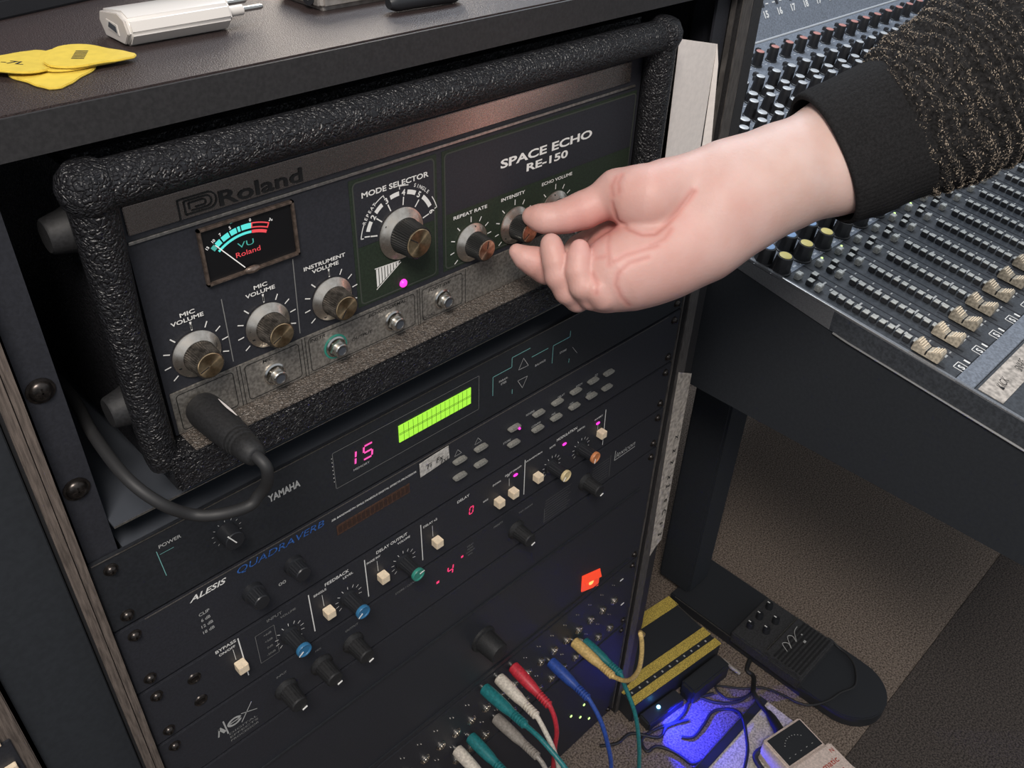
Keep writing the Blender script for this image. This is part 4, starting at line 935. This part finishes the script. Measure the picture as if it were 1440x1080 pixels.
build('edge_line', MB().box(400, 629, -119.4, -118.4, -639.8, -619.6), 'strip_line', PB)
ca, aa = (575, -205), -.22
TU = thing('tuner_pedal', 'white tuner pedal with black display and red lettering at the frame bottom', 'effects pedal', (575, -220, -620))
build('body', rot_box(MB(), 547, 606, -270, -166, -620.2, -586, ca, aa), 'tuner_white', TU, bev=2)
build('display', rot_box(MB(), 550, 603, -204, -169, -586, -585.2, ca, aa), 'black_paint', TU, bev=.2)
build('footswitch', rot_box(MB(), 544, 609, -275, -208, -588, -580, ca, aa), 'tuner_white', TU, bev=2)
b = MB(); n_ = len(b.v); text(b, 'Chromatic', (577, -230, -579.8), (1, 0, 0), (0, 1, 0), 7, 46, bold=.01); text(b, 'Tuner', (584, -242, -579.8), (1, 0, 0), (0, 1, 0), 7, 28, bold=.01); text(b, 'xi', (554, -220, -579.8), (1, 0, 0), (0, 1, 0), 6, bold=.0); text(b, 'N', (602, -219, -579.8), (1, 0, 0), (0, 1, 0), 5, bold=.01)
b.xf(rotz(ca, aa)); build('lettering', b, 'print_red', TU)
b = MB()
for k in range(9): b.ring((576, -196, -585), (1, 0, 0), (0, 1, 0), 17, 18, math.radians(140 - k * 12), math.radians(137 - k * 12), 2)
for k in range(5): b.box(556 + k * 9, 558 + k * 9, -198, -197.4, -585.1, -585)
b.xf(rotz(ca, aa)); build('display_marks', b, 'print_g', TU)
def cable(name, lab, pts, r, m='cable_k', plug=None):
    t = thing(name, lab, 'cable', pts[0]); build('lead', MB().tube(pts, r, 10, sub=6), m, t)
    if plug: build('plug', MB().tube(plug[0], plug[1], 16), 'rubber', t)
    return t
cable('pedal_cable', 'black jack lead running over the board into the white tuner pedal', [(676, -76, -636), (661, -82, -637), (659, -93, -637), (640, -104, -630), (622, -112, -614), (612, -130, -612), (604, -146, -606)], 3, plug=([(606, -141, -606), (600, -150, -603), (590, -166, -601), (586, -172, -600)], [3.5, 5.5, 6.5, 6.5]))
cable('thin_cable', 'thin black lead looping over the black foot and back to the pedals', [(640, -106, -637), (620, -100, -637), (606, -86, -637), (611, -68, -637), (632, -92, -637), (648, -112, -630), (654, -136, -625), (656, -155, -622), (664, -170, -619.5), (685, -181, -619.5), (706.5, -186, -619.5), (724.4, -193, -619.5), (736.4, -191.4, -619.5), (754.8, -180, -619.5), (764.7, -165.4, -619.5), (766.9, -150, -619.5), (764, -138, -612), (757.5, -132, -610)], 1.5)
cable('power_lead', 'black power lead snaking from the adapter across the carpet', [(580, -60, -636), (590, -78, -638), (602, -92, -638), (618, -102, -637), (640, -106, -635)], 1.9)
cable('looped_cable', 'black cable looping over the carpet and the white board edge', [(522, -80, -638), (533, -90, -638), (556, -89, -638), (577, -86, -638), (591, -94, -637), (593, -108, -626), (584, -122, -617), (569, -137, -618), (552, -150, -618), (530, -160, -618)], 2)
cable('coiled_cable', 'black cable loop in the blue glow at the bottom of the picture', [(600, -72, -637), (570, -58, -637), (551, -63, -637), (529, -62, -637), (508, -53, -637), (484, -49, -637), (476, -63, -637), (489, -67, -637), (498, -82, -637), (501, -97, -637), (502, -110, -636), (512, -118, -630)], 2.1)
cable('stray_cable', 'black lead lying between the rack foot and the blue light', [(440, -20, -637), (458, -32, -637), (480, -36, -636), (500, -62, -636), (520, -60, -637), (546, -72, -637)], 2)
cable('board_cable', 'thick black lead curled on the white board beside the tuner', [(540, -190, -618), (549, -163, -616), (558, -160, -612), (566, -166, -610), (566, -180, -614), (556, -192, -618)], 3.4)
# ================================================================ NEIGHBOUR RACK, BOTTOM LEFT
NR = thing('neighbour_rack', 'dark brown wooden rack side with lit keys at the bottom left corner', 'rack', (-100, 60, -640))
build('cabinet', MB().box(-190, -52.6, 0, 300, -640, 120), 'wood', NR, bev=.6)
build('unit_panel', MB().box(-180, -58.5, -1.2, 0, -110, -78), 'panel', NR, bev=.3)
for k in range(7): build('lit_key', MB().box(-64.2 - k * 2.6, -62.6 - k * 2.6, -2.6, -1, -77.5 - (k % 2) * .6, -72), 'cream', NR, bev=.2)
build('fader_block', MB().box(-72, -61, -4, -1, -99, -94.5), 'cream', NR, bev=.3)

# ================================================================ PERSON (hand, forearm, cuff, sleeve)
PER = thing('person', 'person reaching in from the right, gripping a knob, in dark fuzzy knit sleeve', 'person', (420, -130, 120))
HAND=[
 ('palm',12,0,[
  ((472.4, -153.5, 161.4),25.6,(423.7, -121.5, 144.6),23.5),
  ((423.7, -121.5, 144.6),23.5,(389.4, -101.1, 130.7),20.2),
  ((389.4, -101.1, 130.7),20.2,(367.1, -85.9, 123.6),18.1),
  ((367.1, -85.9, 123.6),18.1,(352.9, -74.9, 116.9),14.1),
  ((463.4, -163.6, 143.2),25.6,(416.3, -129.7, 129.7),22.7),
  ((416.3, -129.7, 129.7),22.7,(386.2, -111.0, 118.3),21.4),
  ((386.2, -111.0, 118.3),21.4,(364.3, -100.3, 107.3),21.9),
  ((364.3, -100.3, 107.3),21.9,(343.2, -91.1, 95.6),23.5),
  ((343.2, -91.1, 95.6),23.5,(322.1, -80.3, 87.1),23.5),
  ((322.1, -80.3, 87.1),23.5,(306.3, -72.8, 82.2),21.3),
  ((306.3, -72.8, 82.2),21.3,(294.7, -68.1, 78.9),18.0),
  ((294.7, -68.1, 78.9),18.0,(285.9, -65.5, 74.5),13.0),
  ((335.7, -66.5, 121.6),14.7,(371.5, -92.0, 127.0),17.2),
  ((383.9, -112.1, 128.5),20.3,(353.0, -92.9, 113.4),18.3),
  ((353.0, -92.9, 113.4),18.3,(337.0, -76.4, 103.4),18.6),
  ((359.6, -76.9, 108.0),16.0,(330.1, -60.6, 88.2),14.4),
  ((330.1, -60.6, 88.2),14.4,(317.8, -51.4, 81.6),11.9),
  ((327.8, -41.0, 87.6),10.8,(311.8, -48.4, 75.3),10.7),
  ((311.8, -48.4, 75.3),10.7,(301.6, -57.8, 70.0),10.5),
 ]),
 ('thumb',4,3.2,[
  ((279.1, -15.3, 101.8),4.8,(281.1, -19.2, 101.7),6.8),
  ((281.1, -19.2, 101.7),6.8,(283.6, -23.6, 101.7),7.8),
  ((283.6, -23.6, 101.7),7.8,(288.2, -27.8, 102.2),8.2),
  ((288.2, -27.8, 102.2),8.2,(293.2, -32.5, 104.2),9.3),
  ((293.2, -32.5, 104.2),9.3,(300.2, -38.0, 107.5),10.3),
  ((300.2, -38.0, 107.5),10.3,(308.4, -43.4, 111.9),10.2),
  ((308.4, -43.4, 111.9),10.2,(315.3, -48.7, 117.0),13.1),
  ((315.3, -48.7, 117.0),13.1,(317.8, -58.1, 117.3),16.6),
  ((317.8, -58.1, 117.3),16.6,(322.3, -65.8, 117.8),19.0),
  ((322.3, -65.8, 117.8),19.0,(334.1, -70.3, 121.5),16.2),
  ((334.1, -70.3, 121.5),16.2,(349.4, -75.9, 124.3),15.1),
 ]),
 ('index',2.5,1,[
  ((265.2, -19.0, 84.9),4.8,(267.2, -23.7, 82.4),6.6),
  ((267.2, -23.7, 82.4),6.6,(271.6, -27.6, 79.7),8.5),
  ((271.6, -27.6, 79.7),8.5,(277.7, -31.4, 75.3),9.6),
  ((277.7, -31.4, 75.3),9.6,(291.4, -30.6, 69.0),8.6),
  ((291.4, -30.6, 69.0),8.6,(311.4, -27.6, 74.4),8.3),
  ((311.4, -27.6, 74.4),8.3,(321.5, -37.8, 84.6),9.5),
 ]),
 ('middle',3,1,[
  ((273.9, -37.5, 94.3),6.1,(272.3, -40.3, 91.9),6.3),
  ((272.3, -40.3, 91.9),6.3,(270.9, -44.3, 86.8),6.9),
  ((270.9, -44.3, 86.8),6.9,(270.5, -48.1, 79.4),7.7),
  ((270.5, -48.1, 79.4),7.7,(273.7, -53.2, 71.0),8.0),
  ((273.7, -53.2, 71.0),8.0,(279.4, -55.9, 63.8),7.0),
  ((279.4, -55.9, 63.8),7.0,(290.6, -51.7, 61.9),8.0),
  ((290.6, -51.7, 61.9),8.0,(314.0, -45.6, 73.4),8.6),
 ]),
 ('ring',3,1,[
  ((280.9, -53.0, 94.9),5.6,(277.7, -55.7, 90.9),6.6),
  ((277.7, -55.7, 90.9),6.6,(274.5, -58.7, 85.1),7.2),
  ((274.5, -58.7, 85.1),7.2,(274.0, -63.6, 78.3),7.6),
  ((274.0, -63.6, 78.3),7.6,(279.2, -66.4, 70.5),7.3),
  ((279.2, -66.4, 70.5),7.3,(293.0, -60.0, 68.0),8.3),
  ((293.0, -60.0, 68.0),8.3,(312.4, -52.7, 73.5),7.7),
 ]),
 ('little',5,1.2,[
  ((278.1, -67.7, 81.7),4.4,(276.9, -70.2, 78.2),6.4),
  ((276.9, -70.2, 78.2),6.4,(281.5, -72.5, 73.7),8.1),
  ((281.5, -72.5, 73.7),8.1,(291.9, -71.2, 73.3),9.8),
  ((291.9, -71.2, 73.3),9.8,(302.9, -71.3, 75.4),10.3),
 ]),
]
CREASE=[
 ([(300.9, -59.1, 114.5), (301.6, -59.6, 111.7), (303.1, -59.6, 108.3), (303.7, -62.4, 107.2), (303.1, -66.1, 106.7), (301.2, -70.7, 107.0), (301.0, -73.9, 107.2), (301.1, -76.8, 107.3), (301.5, -79.5, 107.2), (302.9, -81.4, 107.6), (304.4, -83.1, 107.9), (305.9, -84.9, 108.2), (309.2, -85.5, 109.8), (312.3, -86.2, 111.4), (314.8, -86.5, 113.0), (317.2, -86.8, 114.6), (319.7, -87.1, 116.3), (321.8, -87.2, 118.0), (323.8, -87.4, 119.8), (325.8, -87.7, 121.7), (327.6, -88.0, 123.5), (329.5, -88.2, 125.4), (331.4, -88.5, 127.2)],0.75),
 ([(300.7, -57.1, 118.6), (300.7, -58.0, 116.1), (301.1, -58.5, 113.4), (303.1, -59.6, 108.3)],0.5),
 ([(309.8, -50.1, 96.9), (296.3, -60.6, 101.8), (291.5, -64.5, 101.5), (288.0, -67.3, 100.4), (285.6, -69.7, 99.2), (283.8, -71.7, 97.7), (282.4, -73.4, 95.9), (281.2, -74.9, 93.9)],0.2),
 ([(280.9, -65.3, 94.1), (281.7, -68.1, 95.4), (282.7, -70.7, 96.6)],0.12),
 ([(296.3, -89.5, 99.0), (294.2, -87.9, 98.2), (292.1, -86.4, 97.4), (290.0, -84.9, 96.7), (287.9, -83.3, 95.9), (285.7, -82.7, 94.2), (283.6, -82.0, 92.5), (281.8, -81.0, 90.5), (280.8, -81.5, 87.7), (280.0, -81.8, 84.8), (280.5, -83.0, 82.5), (281.2, -84.1, 80.0), (282.3, -85.0, 77.2), (284.7, -86.3, 74.1), (288.0, -87.0, 70.2)],0.3),
 ([(303.0, -89.8, 104.2), (300.9, -88.4, 103.6), (298.9, -87.0, 103.0), (296.9, -85.6, 102.3), (295.0, -84.1, 101.6), (293.0, -82.6, 100.8), (290.9, -81.0, 100.0), (288.9, -79.4, 99.2), (286.8, -78.3, 98.1), (284.7, -77.2, 96.9), (282.8, -75.9, 95.6)],0.24),
 ([(313.3, -90.0, 110.8), (310.6, -90.2, 109.0), (307.9, -90.4, 107.1), (305.3, -89.3, 106.1), (302.8, -88.2, 105.1), (300.3, -87.0, 104.0)],0.25),
 ([(275.6, -68.1, 87.4), (274.7, -71.2, 85.6), (274.0, -74.2, 83.8), (272.5, -75.2, 81.9), (271.6, -75.7, 79.5)],0.3),
 ([(307.2, -52.6, 130.0), (305.2, -53.1, 128.2), (303.6, -53.1, 126.1), (302.4, -54.9, 124.3), (301.5, -56.5, 122.4)],0.2),
 ([(309.2, -54.9, 131.9), (306.8, -55.8, 130.3), (304.9, -56.4, 128.5), (303.5, -58.0, 126.9), (302.5, -59.4, 125.2)],0.2),
]
CUFF=[(411.4, -120.5, 133.7, 40.0), (430.5, -131.2, 142.0, 42.1), (450.4, -142.3, 150.7, 42.9)]
SLEEVE=[(448.1, -141.2, 149.6, 41.7), (455.2, -145.0, 152.8, 46.2), (472.7, -153.2, 162.0, 49.5), (495.3, -165.0, 176.0, 52.2), (519.5, -181.3, 190.7, 54.2), (561.8, -210.1, 217.8, 56.1), (612.1, -241.7, 246.6, 55.4)]
VIEWDIR=(0.5745, 0.5613, -0.5957)
# thumbnail [277.4 -18.8 108.5] [280.6 -23.6 110.1]

def smin(a, b, k):
    h = np.clip(.5 + .5 * (b - a) / k, 0, 1); return b * (1 - h) + a * h - k * h * (1 - h)
def seg(X, a, ra, b, rb):
    a = np.array(a, np.float32); b = np.array(b, np.float32); ba = b - a; t = np.clip(((X - a) @ ba) / float(ba @ ba), 0, 1)
    return np.sqrt(((X - a - t[..., None] * ba) ** 2).sum(-1)) - (ra + (rb - ra) * t)
def field(X):
    D = None
    for n, k, kk, sg in HAND:
        d = None
        for s_ in sg:
            v = seg(X, *s_); d = v if d is None else smin(d, v, k)
        D = d if D is None else smin(D, d, kk)
    near = np.abs(D) < 4
    Xn = X[near]; dn = D[near]
    for q, r in CREASE:
        m = None
        for a, b in zip(q[:-1], q[1:]):
            v = seg(Xn, a, 0, b, 0); m = v if m is None else np.minimum(m, v)
        dn = dn + r * 1.5 * np.exp(-(m / 1.1) ** 2)
    D[near] = dn
    return D
def surface_nets(lo, hi, h):
    n = [int((b - a) / h) + 1 for a, b in zip(lo, hi)]
    gx, gy, gz = [np.arange(m, dtype=np.float32) * h + a for m, a in zip(n, lo)]
    F = np.empty(n, np.float32)
    for i in range(0, n[0], 20):
        X = np.stack(np.meshgrid(gx[i:i + 20], gy, gz, indexing='ij'), -1); sh = X.shape[:3]
        F[i:i + 20] = field(X.reshape(-1, 3)).reshape(sh)
    I = F < 0
    c = [I[a:n[0] - 1 + a, b:n[1] - 1 + b, d:n[2] - 1 + d] for a in (0, 1) for b in (0, 1) for d in (0, 1)]
    s_ = sum(x.astype(np.int8) for x in c); act = (s_ > 0) & (s_ < 8)
    idx = -np.ones(act.shape, np.int64); A = np.argwhere(act); idx[act] = np.arange(len(A))
    P = np.zeros((len(A), 3)); cnt = np.zeros(len(A))
    cor = [(a, b, d) for a in (0, 1) for b in (0, 1) for d in (0, 1)]
    for u in cor:
        for v in cor:
            if sum(abs(p - q) for p, q in zip(u, v)) == 1 and u < v:
                fa = F[tuple((A + u).T)]; fb = F[tuple((A + v).T)]; m = (fa < 0) != (fb < 0)
                t = np.where(m, fa / np.where(m, fa - fb, 1), 0)[:, None]
                P += np.where(m[:, None], np.array(u) * (1 - t) + np.array(v) * t, 0); cnt += m
    P = (A + P / cnt[:, None]) * h + np.array(lo)
    Q = []
    for ax in range(3):
        o1, o2 = [a for a in range(3) if a != ax]
        sl0 = [slice(1, None)] * 3; sl0[ax] = slice(0, -1)
        a = I[tuple(slice(1, m - 1) if j != ax else slice(0, m - 1) for j, m in enumerate(n))]
        b = I[tuple(slice(1, m - 1) if j != ax else slice(1, m) for j, m in enumerate(n))]
        E = np.argwhere(a != b)
        base = E.copy(); base[:, o1] += 1; base[:, o2] += 1
        def cell(d1, d2):
            q = base.copy(); q[:, o1] -= d1; q[:, o2] -= d2; return idx[tuple(q.T)]
        quad = np.stack([cell(0, 0), cell(1, 0), cell(1, 1), cell(0, 1)], 1)
        fl = a[tuple(E.T)] ^ (ax == 1); quad[fl] = quad[fl][:, ::-1]
        Q.append(quad)
    return P, np.concatenate(Q)
P_, Q_ = surface_nets((252, -205, 40), (470, -4, 200), 1.0)
me = bpy.data.meshes.new('body'); hc = np.array([360, -90, 110.])
me.from_pydata(((P_ - hc) * S).tolist(), [], Q_.tolist()); me.update()
bm = bmesh.new(); bm.from_mesh(me); bmesh.ops.recalc_face_normals(bm, faces=bm.faces)
for _ in range(1): bmesh.ops.smooth_vert(bm, verts=bm.verts, factor=.5, use_axis_x=True, use_axis_y=True, use_axis_z=True)
bm.to_mesh(me); bm.free()
me.polygons.foreach_set('use_smooth', [True] * len(me.polygons)); me.materials.append(M['skin'])
tn = np.zeros((len(P_), 4)); tn[:, 3] = 1; Pf = P_.astype(np.float32)
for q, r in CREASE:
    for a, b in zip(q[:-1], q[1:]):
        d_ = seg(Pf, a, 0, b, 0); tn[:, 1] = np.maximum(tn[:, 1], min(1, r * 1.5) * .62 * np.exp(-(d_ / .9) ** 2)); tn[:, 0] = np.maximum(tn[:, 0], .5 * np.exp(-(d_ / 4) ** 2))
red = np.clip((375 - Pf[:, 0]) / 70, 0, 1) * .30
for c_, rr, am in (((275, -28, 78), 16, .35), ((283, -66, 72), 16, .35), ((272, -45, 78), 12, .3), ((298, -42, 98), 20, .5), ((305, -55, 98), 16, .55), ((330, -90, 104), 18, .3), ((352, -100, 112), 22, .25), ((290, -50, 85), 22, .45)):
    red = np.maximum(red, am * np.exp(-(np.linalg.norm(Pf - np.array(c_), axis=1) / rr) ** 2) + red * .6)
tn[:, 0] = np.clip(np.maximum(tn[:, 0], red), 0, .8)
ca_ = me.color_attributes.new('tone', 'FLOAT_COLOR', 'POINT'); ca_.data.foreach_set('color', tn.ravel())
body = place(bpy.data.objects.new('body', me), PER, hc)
nb_ = MB().lathe((0, 0, 0), (0, 0, 1), [(.01, -1.1), (.7, -.8), (1, 0), (.7, .8), (.01, 1.1)], 20, closed=False)
nd = Vector((.57, -.82, .10)).normalized(); nn_ = Vector((-.30, -.12, 1)); nn_ = (nn_ - nd * nn_.dot(nd)).normalized(); nw = nd.cross(nn_)
nb_.xf(lambda v: Vector((280.2, -18.6, 106.9)) + nd * (v.x * 5.2) + nw * (v.y * 4.6) + nn_ * (v.z * 1.1 - .28 * v.y * v.y * 4))
build('thumbnail', nb_, 'nail', PER)
VD = Vector(VIEWDIR)
def frame(a, b):
    t = (Vector(b[:3]) - Vector(a[:3])).normalized(); u = t.cross(VD).normalized(); v = u.cross(t).normalized(); return t, u, v
def sup(a, e): 
    c, s_ = math.cos(a), math.sin(a); return math.copysign(abs(c) ** e, c), math.copysign(abs(s_) ** e, s_)
def loft(rings, nu, nv, flat, rfun, e=.92):
    """rings: (x,y,z,r); elliptical tube, rfun(s,a) gives extra radius"""
    R = rings; L = [0]
    for a, b in zip(R[:-1], R[1:]): L.append(L[-1] + (Vector(b[:3]) - Vector(a[:3])).length)
    out = MB(); fr = None
    for i in range(nu + 1):
        s_ = L[-1] * i / nu; j = max(0, min(len(R) - 2, sum(1 for l in L if l <= s_) - 1)); f = (s_ - L[j]) / (L[j + 1] - L[j])
        c = Vector(R[j][:3]).lerp(Vector(R[j + 1][:3]), f); r = R[j][3] * (1 - f) + R[j + 1][3] * f
        t, u, v = frame(R[0], R[-1])
        for k in range(nv):
            a = 2 * math.pi * k / nv; ca, sa = sup(a, e); rr = r + rfun(s_, a)
            out.v.append(tuple(c + u * ca * rr + v * sa * rr * flat))
    for i in range(nu):
        for k in range(nv): out.f.append((i * nv + k, i * nv + (k + 1) % nv, (i + 1) * nv + (k + 1) % nv, (i + 1) * nv + k))
    return out
from mathutils import noise as NZ
def cuff_r(s_, a):
    lip = -1.2 * max(0, 1 - s_ / 1.0)
    return lip + .12 * math.sin(a * 70) + 1.2 * NZ.noise(Vector((s_ * .05, math.cos(a) * 1.5, math.sin(a) * 1.5)))
cf = loft(CUFF, 40, 280, .74, cuff_r)
inn = loft(CUFF, 6, 280, .74, lambda s_, a: -2.4); n0 = len(cf.v); cf.add(inn.v, inn.f)
cf.f += [(k, (k + 1) % 280, n0 + (k + 1) % 280, n0 + k) for k in range(280)]
build('cuff', cf, 'cuff', PER, ang=80)
def sl_r(s_, a):
    ph = s_ * .5 + a * 2.2 + 4.5 * NZ.noise(Vector((s_ * .035, math.cos(a) * 1.6, math.sin(a) * 1.6)))
    w_ = .9 * math.sin(ph * 1.7)
    return w_ + 2.6 * NZ.noise(Vector((s_ * .045, math.cos(a) * 2, math.sin(a) * 2 + 5))) + .7 * NZ.noise(Vector((s_ * .5, a * 9, 0)))
slv = loft(SLEEVE, 150, 260, .76, sl_r, 1)
build('sleeve', slv, 'knit', PER, ang=80)
# fuzzy yarn flecks on the crests of the knit
fa, fb = MB(), MB()
nu, nv = 150, 260
V_ = [Vector(v) for v in slv.v]
t_, u_, v_ = frame(SLEEVE[0], SLEEVE[-1])
Ls = sum((Vector(b[:3]) - Vector(a[:3])).length for a, b in zip(SLEEVE[:-1], SLEEVE[1:]))
cnt = 0
while cnt < 26000:
    i = random.randint(0, nu - 2); k = random.randrange(nv); s_ = Ls * i / nu; a = 2 * math.pi * k / nv
    ph = s_ * .5 + a * 2.2 + 4.5 * NZ.noise(Vector((s_ * .035, math.cos(a) * 1.6, math.sin(a) * 1.6)))
    crest = math.sin(ph * 1.7)
    if crest * .8 + .7 * NZ.noise(Vector((s_ * .09, a * 5, 3))) < random.uniform(-.75, .9): continue
    p = V_[i * nv + k]; q = V_[i * nv + (k + 1) % nv]; r = V_[(i + 1) * nv + k]
    du = (r - p).normalized(); dv = (q - p).normalized(); nn = du.cross(dv).normalized()
    if nn.dot(p - (Vector(SLEEVE[0][:3]) + t_ * s_)) < 0: nn = -nn
    p = p + du * random.uniform(0, 1.6) + dv * random.uniform(-.6, .6)
    an = random.gauss(0.9, .7); d = du * math.cos(an) + dv * math.sin(an); L = random.uniform(.3, 1.0); wd = random.uniform(.15, .30)
    sd = d.cross(nn) * wd; lift = nn * random.uniform(.2, .9)
    m = p + lift; tgt = fa if random.random() < .42 else fb
    tgt.add([m - d * L, m + sd, m + d * L, m - sd, m + nn * wd * 1.4], [(0, 1, 4), (1, 2, 4), (2, 3, 4), (3, 0, 4), (0, 3, 2, 1)])
    cnt += 1
tag(build('yarn_flecks', fa, 'yarn', PER, smooth=False), 'tan yarn flecks', kind='stuff')
tag(build('yarn_fuzz', fb, 'yarn2', PER, smooth=False), 'grey brown yarn fuzz', kind='stuff')

# lettering and other fine print or texture-like pieces, too small to pick apart
for o in bpy.data.objects:
    if o.type == 'MESH' and o.name.split('.')[0] in ('lettering', 'lettering_white', 'lettering_grey', 'lettering_faint', 'mode_scale', 'volume_graphic', 'plate_print',
            'divider_line', 'field_border', 'display_border', 'bracket_lines', 'arrow_outline', 'knob_legends', 'fader_scale', 'fader_slots', 'bridge_numbers', 'meter_slots',
            'channel_lettering', 'handwriting', 'display_marks', 'stripe_print', 'display_cells', 'screen_grid', 'rubber_ribs', 'finger_ridges', 'logo', 'scale_numbers',
            'scale_cyan', 'scale_red', 'scale_cyan_dim', 'maker_mark', 'maker_name', 'model_name', 'number_display', 'digit_display', 'script_mark', 'print'):
        o['kind'] = 'stuff'
